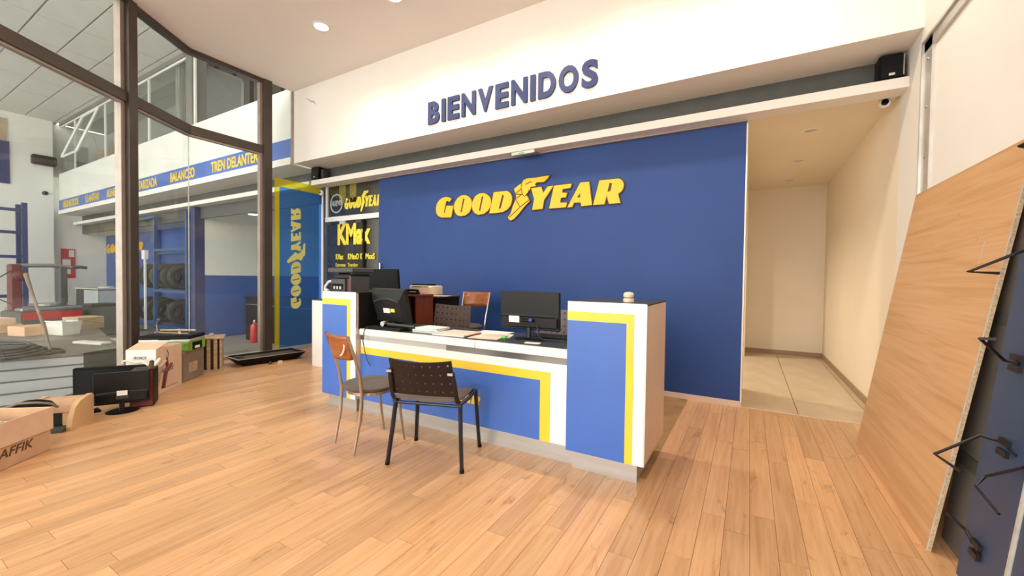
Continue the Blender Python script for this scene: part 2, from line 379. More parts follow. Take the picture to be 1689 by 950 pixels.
for i,(x,s,e) in enumerate(planks):
    n = max(3,round((e-s)*100))
    if i < 290 and score((x,s,e)) > 0:
        o = bpy.data.objects.new('plank', plank_mesh(n)); COL.objects.link(o); o.location = (x,s,0); o.parent = floor
    else: rest.box(x,x+0.1158,s,e-0.0016,-0.012,0.0)
o = rest.build('planks_out_of_view','plank_wood',floor); o['kind'] = 'stuff'
box('bare_screed','screed',-3.6,-0.557,2.74,4.85,-0.013,-0.003,floor)

# corridor floor and its tiles
fc = struct('floor_corridor', P().box(-0.05,XR+0.1,4.857,8.9,-0.27,-0.011), 'grout', label='beige tiled corridor floor beyond the blue wall')
ys = [4.862,5.47,6.19,6.91,7.63,8.35,8.86]; xs = [-0.05,0.451,1.05,1.20]
for i in range(3):
    for j in range(6):
        P().rbox(0,xs[i+1]-xs[i]-0.007,0,ys[j+1]-ys[j]-0.005,-0.011,-0.001,b=0.001).build('tile','tile_beige',fc,loc=(xs[i],ys[j],0))
# walls
bw = P(); bw.m = 0; bw.box(-5.404,-0.058,YB,4.97,0,2.985); bw.m = 1; bw.box(-0.058,-0.045,YB,4.97,0,2.985)
struct('wall_back', bw, ['blue_wall','white_wall'], label='dark blue painted feature wall with white end edge')
wcl = P(); wcl.box(-0.17,-0.045,4.97,5.7,0,3.0); wcl.box(-0.17,-0.045,8.2,8.9,0,3.0); wcl.box(-0.17,-0.045,5.7,8.2,2.5,3.0)  # opening made so lamps of the added room reach the corridor
struct('wall_corridor_left', wcl, 'corridor_paint')
for n,q in (('wall_added_room_left',(-3.3,-3.2,4.97,8.9,0,3.0)),('wall_added_room_back',(-3.3,-0.17,8.9,9.0,0,3.0)),('ceiling_added_room',(-3.3,-0.17,4.97,9.0,3.0,3.1)),('floor_added_room',(-3.3,-0.05,4.97,9.0,-0.27,-0.002))):
    struct(n, P().box(*q), 'corridor_paint' if 'floor' not in n else 'tile_beige')  # unseen room added to hold the lamps that brighten the corridor
struct('wall_corridor_back', P().box(-0.045,XR,8.8,8.95,0,3.0), 'corridor_paint')
wr = P(); wr.m = 0; wr.box(XR,XR+0.15,-4,4.85,0,4.6); wr.m = 1; wr.box(XR,XR+0.15,4.85,8.95,0,3.1)
struct('wall_right', wr, ['white_wall','corridor_paint'], label='plain off-white side wall running into the corridor')
cl = P(); cl.prism([(KX,4.35),(KX,KY),(KX+6.78*0.688,KY-6.78),(XR,-4.0),(XR,4.35)], ZC, ZC+0.12)
struct('ceiling', cl, 'ceiling_paint', label='smooth pale pinkish showroom ceiling')
struct('ceiling_corridor', P().box(-0.17,XR,4.86,8.9,2.985,3.1), 'corridor_paint')
sf = P(); sf.box(KX+0.03,XR,YF,YF+0.1,3.264,ZC); sf.box(KX+0.03,XR,YF+0.1,4.83,3.264,3.36)
struct('wall_soffit', sf, 'fascia_white', label='tall off-white fascia above the counter with slanted underside')
struct('trim_1', P().box(KX+0.05,XR,4.83,4.93,2.985,3.40), 'dark_grey', label='dark grey metal strip above the white beam')
struct('trim_2', P().box(KX+0.05,XR,4.644,4.85,2.945,3.032), 'fascia_white', label='long white beam across the top of the blue wall')
struct('trim_3', P().box(-5.404,-0.05,4.80,4.851,2.925,2.945), 'bead')
struct('baseboard_back', P().box(-5.4,-0.047,4.834,4.8505,0,0.058), 'skirting_pale')
struct('trim_9', P().box(-0.045,XR-0.02,4.846,4.866,-0.005,0.004), 'skirting_pale', label='thin pale threshold strip between planks and tiles')
struct('baseboard_corridor_back', P().box(-0.045,XR-0.016,8.783,8.799,0,0.075), 'skirting_wood')
struct('baseboard_corridor_right', P().box(XR-0.016,XR,4.95,8.80,0,0.075), 'skirting_wood')
ck = P(); ck.tube([(-6.60,YF-0.001,4.31),(-6.52,YF-0.001,4.29),(-6.45,YF-0.001,4.235),(-6.38,YF-0.001,4.225),(-6.33,YF-0.001,4.16)],[0.003,0.008,0.012,0.011,0.004],6)
tag(ck.build('paint_crack','crack'),'small hairline crack in the white fascia near the glass','crack')
# aluminium profile on the right wall
al = P(); al.box(XR-0.02,XR,4.075,4.235,0,3.10); al.box(XR-0.02,XR,-1.0,4.235,3.02,3.10); al.box(XR-0.035,XR,-1.0,4.235,3.09,3.11); al.box(XR-0.035,XR,4.225,4.24,0,3.11)
o = struct('trim_4', al, 'alu_profile', label='aluminium channel framing the right wall panel')
for z in (0.6,1.0,1.5,1.95,2.23,2.6,2.95): P().lathe([(0.010,0),(0.010,0.004),(0.004,0.006)],8,Matrix.Translation((XR-0.02,4.15,z))@Matrix.Rotation(-math.pi/2,4,'Y')).build('rivet','chrome',o)

# shop windows --------------------------------------------------
def sbox(p, s0,s1, o0,o1, z0,z1):
    c = [gl(s0,0,o0),gl(s1,0,o0),gl(s1,0,o1),gl(s0,0,o1)]
    a = sum(c[i].x*c[(i+1)%4].y-c[(i+1)%4].x*c[i].y for i in range(4))
    p.prism([(v.x,v.y) for v in (c if a > 0 else c[::-1])], z0, z1); return p
w1 = bpy.data.objects.new('window_1',None); COL.objects.link(w1); tag(w1,'angled floor-to-ceiling shop window with bronze frame',kind='structure')
fr = P()
sbox(fr,0.0,6.0,-0.05,0.05,3.30,3.425); fr.build('transom','bronze_frame',w1)
sbox(P(),0.0,6.0,-0.05,0.05,4.44,4.51).build('head_rail','bronze_frame',w1)
sbox(P(),0.0,6.0,-0.05,0.05,-0.27,0.05).build('sill_rail','bronze_frame',w1)
sbox(P(),0.955,1.075,-0.06,0.07,-0.27,4.51).build('mullion','bronze_frame',w1)
b = P(); sbox(b,1.075,1.13,-0.05,0.02,0,4.5); sbox(b,1.10,5.9,-0.03,0.03,3.275,3.30); sbox(b,0.0,0.955,-0.03,0.03,3.275,3.30); sbox(b,0.90,0.955,-0.05,0.0,0,4.5); b.build('glazing_bead','bead',w1)
sbox(P(),3.2,3.32,-0.06,0.07,-0.27,4.51).build('mullion','bronze_frame',w1)
for s0,s1 in ((0.004,0.955),(1.075,3.2),(3.32,5.9)):
    sbox(P(),s0,s1,-0.006,0.006,0.05,3.30).build('pane','glass',w1); sbox(P(),s0,s1,-0.006,0.006,3.425,4.44).build('pane','glass',w1)
P().tube([gl(0,0.05),gl(0,3.30)],0.006,6).build('glass_joint','panel_edge',w1)
w2 = bpy.data.objects.new('window_2',None); COL.objects.link(w2); tag(w2,'tall side shop window beside the vertical yellow and blue decal',kind='structure')
X2 = -6.97
box('transom','bronze_frame',X2-0.05,X2+0.05,KY,3.82,3.30,3.425,w2); box('head_rail','bronze_frame',X2-0.05,X2+0.05,KY,3.92,4.44,4.51,w2)
box('sill_rail','alu_profile',X2-0.04,X2+0.04,KY,4.9,-0.27,0.055,w2)
box('mullion','bronze_frame',X2-0.06,X2+0.07,3.80,3.93,-0.27,4.51,w2)
b = P(); b.box(X2-0.05,X2+0.02,3.755,3.80,0,4.5); b.box(X2-0.03,X2+0.03,KY,3.80,3.275,3.30); b.build('glazing_bead','bead',w2)
box('corner_strip','bead',X2-0.01,X2+0.03,4.295,4.324,3.264,ZC,w2)
for y0,y1,z0,z1 in ((KY+0.004,3.8,0.055,3.30),(KY+0.004,3.8,3.425,4.44),(3.93,4.88,0.055,3.262),(3.93,4.30,3.266,4.505)):
    box('pane','glass',X2-0.006,X2+0.006,y0,y1,z0,z1,w2)
# decal on the side pane (printed film)
dec = thing('window_decal','translucent blue and yellow vertical film with mirrored logo on glass','decal',(X2+0.008,4.0,0))
bo = P(); bo.box(0,0.0015,0.0,0.084,0.06,2.96); bo.box(0,0.0015,0.084,0.87,2.82,2.96); bo.build('border','film_yellow',dec)
box('field','film_blue',0.002,0.0035,0.085,0.87,0.06,2.82,dec)
LOGO = {"G":[[[-1.318,0.088],[-1.358,0.047],[-1.389,0.066],[-1.411,0.069],[-1.427,0.045],[-1.464,-0.101],[-1.453,-0.112],[-1.44,-0.103],[-1.413,-0.004],[-1.289,-0.016],[-1.32,-0.175],[-1.335,-0.182],[-1.51,-0.173],[-1.573,-0.146],[-1.61,-0.099],[-1.618,-0.029],[-1.601,0.035],[-1.554,0.088],[-1.492,0.119],[-1.42,0.126],[-1.359,0.111]]],"O":[[[-1.091,0.125],[-1.052,0.117],[-1.014,0.1],[-0.97,0.062],[-0.954,0.025],[-0.95,-0.017],[-0.964,-0.082],[-1.001,-0.137],[-1.068,-0.171],[-1.146,-0.176],[-1.185,-0.168],[-1.215,-0.154],[-1.255,-0.112],[-1.274,-0.055],[-1.273,-0.007],[-1.257,0.031],[-1.208,0.09],[-1.149,0.12]],[[-1.092,0.08],[-1.079,0.067],[-1.127,-0.12],[-1.142,-0.129],[-1.151,-0.115],[-1.108,0.07]]],"O2":[[[-0.77,0.124],[-0.729,0.116],[-0.688,0.096],[-0.646,0.06],[-0.625,0.017],[-0.621,-0.025],[-0.633,-0.076],[-0.671,-0.13],[-0.739,-0.169],[-0.821,-0.178],[-0.859,-0.17],[-0.892,-0.152],[-0.93,-0.111],[-0.947,-0.056],[-0.946,-0.006],[-0.932,0.035],[-0.886,0.093],[-0.825,0.121]],[[-0.765,0.082],[-0.751,0.069],[-0.799,-0.121],[-0.815,-0.129],[-0.824,-0.115],[-0.78,0.072]]],"D":[[[-0.576,0.117],[-0.371,0.116],[-0.336,0.102],[-0.309,0.079],[-0.287,0.039],[-0.282,0.002],[-0.288,-0.041],[-0.308,-0.09],[-0.35,-0.135],[-0.427,-0.166],[-0.514,-0.172],[-0.648,-0.171]],[[-0.439,0.069],[-0.417,0.065],[-0.413,0.05],[-0.454,-0.101],[-0.475,-0.122],[-0.497,-0.12]]],"foot":[[[-0.344,-0.241],[-0.326,-0.272],[-0.301,-0.291],[-0.251,-0.272],[-0.173,-0.205],[-0.096,-0.121],[-0.013,-0.05],[-0.05,0.015],[-0.068,0.029],[-0.042,0.065],[-0.028,0.101],[-0.009,0.091],[0.0,0.136],[0.076,0.137],[0.061,0.164],[0.089,0.186],[0.191,0.179],[0.24,0.215],[0.269,0.252],[0.226,0.253],[0.079,0.247],[-0.054,0.251],[-0.107,0.236],[-0.138,0.184],[-0.159,0.186],[-0.252,0.132],[-0.232,0.078],[-0.218,0.06],[-0.22,-0.008],[-0.264,-0.091],[-0.302,-0.2]]],"Y":[[[0.01,0.114],[0.155,0.118],[0.184,0.035],[0.246,0.112],[0.327,0.116],[0.199,-0.053],[0.178,-0.166],[0.029,-0.172],[0.055,-0.032]]],"E":[[[0.338,0.116],[0.576,0.114],[0.56,0.065],[0.458,0.063],[0.449,0.016],[0.517,0.007],[0.501,-0.046],[0.436,-0.046],[0.423,-0.109],[0.519,-0.116],[0.503,-0.172],[0.274,-0.171]]],"A":[[[0.692,0.117],[0.805,0.114],[0.846,-0.17],[0.71,-0.175],[0.703,-0.128],[0.614,-0.124],[0.588,-0.175],[0.524,-0.175]],[[0.689,-0.009],[0.694,-0.066],[0.652,-0.065]]],"R":[[[0.935,0.115],[1.155,0.114],[1.179,0.109],[1.196,0.099],[1.218,0.076],[1.228,0.049],[1.228,0.016],[1.219,-0.015],[1.199,-0.042],[1.164,-0.066],[1.193,-0.174],[1.057,-0.172],[1.028,-0.071],[1.002,-0.174],[0.861,-0.172]],[[1.059,0.074],[1.091,0.069],[1.079,-0.004],[1.067,-0.027],[1.036,-0.027]]],"lines":[[[-0.226,0.061],[-0.118,0.046]],[[-0.217,-0.004],[-0.128,0.052]],[[-0.22,-0.017],[-0.16,-0.112]],[[-0.322,-0.246],[-0.16,-0.124],[-0.016,-0.034]],[[-0.138,0.184],[-0.139,0.121],[-0.123,0.047],[-0.089,0.014],[-0.041,0.061]],[[-0.077,0.174],[-0.034,0.19],[0.018,0.201]],[[-0.217,0.073],[-0.144,0.121]]]}

ORDER = ['G','O','O2','D','foot','Y','E','A','R']
def logo(name, parent, M, m='yellow', edge=None, depth=0.018, lines=True, skip=()):
    """winged-foot word mark: every letter a mesh of its own; M maps logo plane metres (u, v, out) to the parent"""
    for k in ORDER:
        if k in skip: continue
        nm = 'winged_foot' if k == 'foot' else 'letter'
        me = spline_mesh(LOGO[k], depth/2); me.transform(Matrix.Translation((0,0,depth/2)))
        o = place_mesh(nm, me, m, M, parent)
        if edge:
            me = spline_mesh([LOGO[k][0]], depth*0.3, offset=0.013); me.transform(Matrix.Translation((0,0,depth*0.3)))
            place_mesh('letter_outline', me, edge, M, o)
        if k == 'foot' and lines:
            p = P()
            for ln in LOGO['lines']:
                p.tube([M@Vector((u,v,depth)) for u,v in ln], 0.0055*M.to_scale()[0], 5)
            p.build('foot_line','brown_edge',o)
logo('decal', dec, frame((0.004,0.395,1.73),(0,0,0.625),(0,0.625,0),(0.63,0,0)), m='film_text', depth=0.002, lines=False)

# main sign on the blue wall, greeting on the fascia
sg = thing('wall_sign','yellow raised logo lettering with winged foot on the dark blue wall','sign',(-2.528,YB-0.002,2.381))
logo('wall_sign', sg, frame((0,0,0),*FRONT), edge='brown_edge', depth=0.02)
wl = thing('greeting_sign','raised navy letters reading BIENVENIDOS on the white fascia','sign',(-3.845,YF,3.383))
ch = [text_mesh(c,0.01,0.042) for c in 'BIENVENIDOS']
bb = [(min(v.co.x for v in m.vertices),max(v.co.x for v in m.vertices)) for m in ch]
gap = 0.040; wd_ = [(b-a) if c == 'I' else 0.62*0.55+0.38*(b-a) for c,(a,b) in zip('BIENVENIDOS',bb)]; sx = (2.39-gap*10)/sum(wd_); x = 0.0
for m,w in zip(ch,wd_):
    w *= sx; place_mesh('letter', fit(m,w,0.30,0.028), 'navy', frame((x,0,0),*FRONT), wl); x += w+gap

# ceiling lamps
def downlight(x, y, z, label, on=True, r=0.085, power=80):
    t = thing('ceiling_downlight', label, 'ceiling light', (x,y,z), group='ceiling downlights' if on else 'corridor downlights')
    P().lathe([(r*1.28,0.0),(r*1.28,-0.006),(r,-0.012),(r*0.98,-0.002)],28).build('trim_ring','lamp_trim',t,smooth=True)
    P().lathe([(r*0.98,-0.001),(r*0.98,-0.006),(r*0.6,-0.009),(0.002,-0.010)],28).build('lens','lamp_lens' if on else 'lamp_off',t,smooth=True)
    if on:
        l = bpy.data.lights.new('downlight','SPOT'); l.energy = power; l.color = (1,0.87,0.70); l.spot_size = math.radians(150); l.spot_blend = 0.8; l.shadow_soft_size = 0.08
        lo = bpy.data.objects.new('downlight_lamp', l); COL.objects.link(lo); lo.location = (0,0,-0.03); lo.parent = t
    return t
downlight(-4.82,3.37,ZC,'lit recessed downlight in the pale ceiling, nearest the glass')
downlight(-3.58,3.42,ZC,'lit recessed downlight cut by the top edge of the picture')
for x,n in ((-2.36,'third'),(-1.14,'fourth'),(0.08,'fifth')): downlight(x,3.42,ZC,n+' lit recessed ceiling downlight counted from the glass')
downlight(-1.5,6.2,3.0,'added downlight, unseen behind the blue wall, brightening the corridor',True,0.085,170); downlight(-1.5,7.7,3.0,'farther added downlight, unseen behind the blue wall, brightening the corridor',True,0.085,170)  # lamps added out of view to brighten the corridor
for x,y,l in ((0.548,5.6,'nearest unlit round downlight in the corridor ceiling'),(0.545,6.9,'middle unlit round downlight in the corridor ceiling'),(0.53,8.17,'farthest unlit round downlight in the corridor ceiling')):
    downlight(x,y,2.985,l,False,0.06)

# door with dark decals to the left of the blue wall
YD = 4.90
dr = bpy.data.objects.new('door_1',None); COL.objects.link(dr); dr.location = (-6.82,YD,0); tag(dr,'dark glass door with yellow lettering and white transom frame',kind='structure')
f = P(); f.box(-0.005,0.035,-0.03,0.03,2.30,2.975); f.box(0,1.416,-0.03,0.03,2.945,2.975); f.build('transom_frame','white_plastic',dr)
box('door_rail','white_plastic',0,1.416,-0.045,0.03,2.30,2.385,dr)
box('transom_pane','door_dark',0.035,1.416,0,0.012,2.385,2.945,dr)
box('door_pane','door_dark',0.0,0.985,0,0.012,0.02,2.30,dr); box('door_pane','door_dark',1.03,1.416,0.01,0.022,0.02,2.30,dr)
box('meeting_stile','black_matte',0.985,1.03,-0.02,0.02,0.0,2.32,dr)
box('jamb','dark_grey',-0.13,-0.005,0.0,0.05,0,2.97,dr)
for x0,x1,mm in ((0.03,0.14,'dark_grey'),(0.38,0.53,'paper_grey'),(0.82,0.96,'grey_plastic')): box('door_clamp',mm,x0,x1,-0.03,0.02,2.245,2.305,dr)
for x0,x1 in ((0.34,0.52),(0.63,0.80)): box('olive_strip','olive_mottled',x0,x1,-0.004,-0.001,2.62,2.94,dr)  # two mottled olive strips across the transom pane
rg = P(); rg.lathe([(0.175,0),(0.175,0.004),(0.150,0.004),(0.150,0)],32,Matrix.Translation((0.262,-0.001,2.63))@Matrix.Rotation(math.pi/2,4,'X'),closed=True); rg.build('round_decal','decal_grey',dr)
words('decal_word','NUEVO','decal_grey',(0.12,-0.001,2.585),0.285,0.10,parent=dr,shear=0.2,offset=0.03)
logo('door_1', dr, frame((1.023,-0.001,2.625),(0.333,0,0),(0,0,0.66),(0,-0.5,0)), m='decal_yellow', depth=0.006, lines=False, skip=())
words('decal_word','KMax','decal_yellow',(0.30,-0.001,1.865),0.87,0.385,parent=dr,offset=0.045)
for b_,x,w in (('KMax',0.25,0.21),('KMaxD',0.583,0.29),('K',0.91,0.055),('MaxS',1.045,0.23)): words('decal_word',b_,'decal_yellow',(x,-0.001,1.605),w,0.105,parent=dr,offset=0.03)
for b_,x,w in (('Extreme',0.25,0.27),('Traction',0.575,0.27)): words('decal_word',b_,'decal_yellow',(x,-0.001,1.478),w,0.066,parent=dr,offset=0.01)
struct('wall_behind_door', P().box(-6.97,-5.30,5.05,5.15,0,3.0), 'black_matte')
tag(P().tube([(-6.935,4.885,0.0),(-6.935,4.885,2.86)],0.018,10).build('wall_conduit','white_plastic',smooth=True),'thin white vertical conduit between the glass decal and dark door','conduit')
s = thing('motion_sensor','small white rounded sensor at the top of the conduit','sensor',(-6.92,4.85,2.80))
P().lathe([(0.02,0),(0.038,0.015),(0.042,0.05),(0.036,0.085),(0.015,0.10)],16).build('housing','white_plastic',s,smooth=True); P().lathe([(0.022,0),(0.022,0.012)],12,Matrix.Translation((0.005,-0.03,0.05))@Matrix.Rotation(math.pi/2,4,'X')).build('lens','grey_plastic',s)
# things along the beam
t = thing('speaker_box','black corner box on the left end of the white beam','box',(-6.80,4.68,3.032))
P().rbox(-0.10,0.10,-0.06,0.09,0,0.225,b=0.012).build('case','black_plastic',t); P().box(0.10,0.17,0.0,0.09,0.03,0.18).build('bracket','grey_plastic',t); P().lathe([(0.012,0),(0.012,0.006)],10,Matrix.Translation((0.0,-0.06,0.05))@Matrix.Rotation(math.pi/2,4,'X')).build('indicator','white_plastic',t)
t = thing('shutter_motor_box','glossy black box on the right end of the white beam','box',(1.005,4.70,3.032))
P().rbox(-0.085,0.085,-0.06,0.10,0,0.215,b=0.016).build('case','black_plastic',t); P().box(-0.02,0.02,-0.063,-0.058,0.03,0.05).build('latch','chrome',t); P().tube([(0.074,-0.06,0.02),(0.074,-0.062,0.19)],0.006,6).build('edge_strip','chrome',t)
t = thing('dome_camera','small white security camera under the beam by the right wall','camera',(1.045,4.95,2.985))
P().lathe([(0.06,0),(0.06,-0.018),(0.05,-0.024),(0.002,-0.024)],20).build('base','white_plastic',t,smooth=True)
P().lathe([(0.002,-0.045),(0.030,-0.04),(0.045,-0.015),(0.042,0.02),(0.002,0.04)],18,Matrix.Translation((-0.015,-0.01,-0.05))@Matrix.Rotation(math.radians(-70),4,'X')).build('eyeball','white_plastic',t,smooth=True)
P().lathe([(0.026,0),(0.026,0.02),(0.018,0.022)],16,Matrix.Translation((-0.025,-0.045,-0.058))@Matrix.Rotation(math.radians(80),4,'X')).build('lens','black_plastic',t)
t = thing('door_sensor','slim grey door sensor bar under the white beam above the logo','sensor',(-2.56,4.70,2.945))
P().rbox(-0.17,0.17,-0.045,0.0,-0.045,0.0,b=0.006).build('case','alu_profile',t); P().box(-0.06,0.02,-0.047,-0.044,-0.035,-0.02).build('window','green_rubber',t)

# ------------------------------------------------------------------ reception counter
def counter_tower(loc, w, label, dark_inner=False):
    t = thing('counter_tower', label, 'counter', loc, group='counter towers')
    p = P(); p.m = 0; p.box(0,w,0.006,0.66,0.137,1.14); 
    p.build('body',['white_laminate'],t)
    box('side_panel','shaded_laminate',w,w+0.004,0.012,0.665,0.137,1.145,t)
    box('edge_strip','alu_profile',w-0.003,w+0.006,-0.002,0.012,0.137,1.15,t)
    box('plinth','aluminium',0.022,w-0.05,0.055,0.62,0,0.137,t)
    f = box('front_panel','white_laminate',0,w-0.003,-0.003,0.006,0.137,1.153,t)
    box('blue_field','blue_laminate',0,w-0.118,-0.006,-0.003,0.137,1.025,f)
    s = P(); s.box(0,w-0.07,-0.006,-0.003,1.027,1.085); s.box(w-0.116,w-0.07,-0.006,-0.003,0.137,1.027); s.build('yellow_stripe','yellow_stripe',f)
    box('top_board','desk_dark',0.0,w+0.004,-0.001,0.67,1.14,1.153,t)
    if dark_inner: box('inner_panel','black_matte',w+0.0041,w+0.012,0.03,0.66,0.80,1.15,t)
    return t
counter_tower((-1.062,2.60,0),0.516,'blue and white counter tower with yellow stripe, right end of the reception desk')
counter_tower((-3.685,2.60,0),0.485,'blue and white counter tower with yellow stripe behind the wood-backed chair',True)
ds = thing('reception_desk','low blue and white reception desk front with yellow band between two towers','desk',(-3.20,2.65,0)); DW = 2.137
box('front_panel','white_laminate',0.016,DW,0.0,0.02,0.137,0.705,ds)
box('blue_field','blue_laminate',0.0165,DW-0.225,-0.003,0.0,0.137,0.572,ds)
s = P(); s.box(0.0165,DW-0.145,-0.003,0.0,0.574,0.636); s.box(DW-0.223,DW-0.145,-0.003,0.0,0.137,0.574); s.build('yellow_stripe','yellow_stripe',ds)
box('plinth','aluminium',0.0,DW+0.01,0.045,0.40,0,0.137,ds)
box('metal_band','aluminium',0.02,1.05,-0.004,0.02,0.705,0.752,ds); box('metal_band','aluminium_dark',1.052,DW,-0.004,0.02,0.703,0.752,ds)
P().rbox(0.016,1.345,-0.022,0.03,0.752,0.808,b=0.004).build('counter_edge','white_laminate',ds); P().rbox(1.350,DW,-0.022,0.03,0.752,0.810,b=0.004).build('counter_edge','white_laminate',ds)
box('worktop','desk_dark',0.016,DW,0.03,0.60,0.775,0.809,ds)
box('socket_plate','grey_plastic',0.022,0.06,-0.010,-0.004,0.707,0.750,ds)
logo('reception_desk', ds, frame((1.10,-0.003,0.345),(0.24,0,0),(0,0,0.24),(0,-0.24,0)), m='yellow_stripe', depth=0.01, lines=False)
tag(P().tube([(-3.09,2.70,0.816),(-3.10,2.635,0.818),(-3.105,2.618,0.80),(-3.115,2.615,0.70),(-3.085,2.613,0.60),(-3.055,2.612,0.53),(-3.02,2.62,0.475)],0.0045,6).build('dangling_cable','ink'),'thin dark cable hanging down the left side of the desk front','cable')

# ------------------------------------------------------------------ chairs
def perf_shell(fn, nx, ny, hole, ex=0.0):
    p = P()
    for j in range(ny):
        for i in range(nx):
            u0,u1 = i/nx,(i+1)/nx; v0,v1 = j/ny,(j+1)/ny; uc,vc = (u0+u1)/2,(v0+v1)/2
            sq = [(u0,v0),(uc,v0),(u1,v0),(u1,vc),(u1,v1),(uc,v1),(u0,v1),(u0,vc)]
            oc = [(uc+(u1-u0)*hole*0.5*math.cos(a),vc+(v1-v0)*hole*0.5*math.sin(a)*1.25) for a in [math.radians(225+45*k) for k in range(8)]]
            vs = [fn(a,b) for a,b in sq+oc]
            p.add(vs, [(k,(k+1)%8,8+(k+1)%8,8+k) for k in range(8)])
    return p
def weld_solid(o, th):
    w = o.modifiers.new('weld','WELD'); w.merge_threshold = 0.0008
    s = o.modifiers.new('solid','SOLIDIFY'); s.thickness = th; s.offset = 0
    return o
def visitor_chair(loc, rz, label):
    t = thing('visitor_chair', label, 'chair', loc, rz)
    fb = lambda u,v: Vector(((u-0.5)*0.45*(1-0.02*v), -0.212-0.085*v-0.045*(1-(2*u-1)**2)*(0.35+0.65*v), 0.505+0.245*v+0.012*(2*u-1)**2*v))
    weld_solid(perf_shell(fb,8,4,0.22).build('backrest','brown_shell',t),0.009)
    pts = []
    for j in range(11):
        v = j/10; y = -0.215+0.44*v; z = 0.462-0.018*math.sin(v*math.pi*0.9)+0.012*v-(0.06*max(0,v-0.86)/0.14)
        for i in range(9):
            u = i/8*2-1; pts.append((u*0.232, y, z+0.016*u*u*(1-0.3*v)))
    weld_solid(P().grid(pts,8,10).build('seat','seat_brown',t,smooth=True),0.010)
    for s in (-1,1):
        P().tube([(s*0.222,-0.15,0.455),(s*0.232,-0.205,0.462),(s*0.232,-0.228,0.50),(s*0.228,-0.262,0.60),(s*0.222,-0.288,0.685)],0.016,8,flat=0.6).build('back_post','brown_shell',t,smooth=True)
        box('post_clip','steel_grey',s*0.215-0.017,s*0.215+0.017,-0.312,-0.296,0.668,0.684,t)
        P().tube([(s*0.236,-0.19,0.44),(s*0.238,0.0,0.436),(s*0.238,0.17,0.448),(s*0.236,0.205,0.438)],0.014,8).build('seat_rail','black_steel',t,smooth=True)
        l = P().tube([(s*0.236,-0.165,0.445),(s*0.250,-0.188,0.25),(s*0.270,-0.218,0.02)],[0.015,0.015,0.014],8,flat=1.3).build('leg','black_steel',t,smooth=True)
        P().tube([(s*0.2695,-0.2175,0.025),(s*0.272,-0.221,0.0)],0.0165,8).build('foot','black_matte',l)
        l = P().tube([(s*0.236,0.19,0.442),(s*0.246,0.203,0.25),(s*0.262,0.219,0.02)],[0.015,0.015,0.014],8,flat=1.3).build('leg','black_steel',t,smooth=True)
        P().tube([(s*0.2615,0.2185,0.025),(s*0.264,0.221,0.0)],0.0165,8).build('foot','black_matte',l)
    P().tube([(-0.236,0.16,0.432),(0.236,0.16,0.432)],0.011,8).build('crossbar','black_steel',t); P().tube([(-0.236,-0.17,0.428),(0.236,-0.17,0.428)],0.011,8).build('crossbar','black_steel',t)
    return t
visitor_chair((-1.956,2.307,0), math.radians(18.0), 'black perforated plastic chair with steel legs, facing the reception desk')
def wood_chair(loc, rz, label, hs=0.455, w=0.158, tube='steel_brown', seatm='cushion'):
    t = thing('wood_back_chair', label, 'chair', loc, rz)
    top = hs+0.42
    for s in (-1,1):
        P().tube([(s*w,-0.21,0),(s*w*1.01,-0.165,hs*0.55),(s*w*1.04,-0.155,hs*0.95),(s*w*1.10,-0.175,hs+0.12),(s*w*1.15,-0.225,hs+0.28),(s*w*1.16,-0.272,top)],[0.008,0.0125,0.0135,0.0125,0.012,0.011],8).build('leg','%s'%tube,t,smooth=True)
        P().tube([(s*w*1.0,0.21,0),(s*w*0.97,0.175,hs*0.5),(s*w*0.92,0.15,hs-0.01)],[0.008,0.0115,0.0125],8).build('leg','%s'%tube,t,smooth=True)
    P().lathe([(0.002,hs-0.028),(0.15,hs-0.028),(0.20,hs-0.012),(0.208,hs+0.008),(0.19,hs+0.024),(0.10,hs+0.03),(0.002,hs+0.03)],28).build('seat',seatm,t,smooth=True)
    P().lathe([(0.155,hs-0.048),(0.17,hs-0.048),(0.17,hs-0.026),(0.155,hs-0.026)],24,closed=True).build('seat_ring',tube,t)
    pts = []; nx,ny = 12,6
    for j in range(ny+1):
        v = j/ny
        for i in range(nx+1):
            u = i/nx*2-1; ww = w*1.13*(1-0.10*(1-v)**2-0.0)
            y = -0.222-0.055*v-0.03*(1-u*u); z = hs+0.245+0.175*v
            if j == 0: z -= 0.012*(1-u*u)
            pts.append((u*ww,y,z))
    b = weld_solid(P().grid(pts,nx,ny).build('backrest','chair_wood',t,smooth=True),0.014)
    a = P().tube([(w*(0.50+0.36*math.cos(q)), -0.268-0.014+0.002*k, hs+0.335+0.062*math.sin(q)) for k,q in enumerate([math.radians(-70+20*i) for i in range(8)])],0.007,6)
    a.build('round_bar','cream_plastic',b)  # pale crescent on the right of the wooden back
    return t
wood_chair((-2.567,2.230,0), math.radians(-13.0), 'metal tube chair with curved wooden back and round dark seat, in front of the desk')
wood_chair((-3.035,4.12,0), math.radians(186), 'tall chair with glossy red-brown wooden back and chrome frame against the blue wall', hs=0.70, w=0.165, tube='chrome')
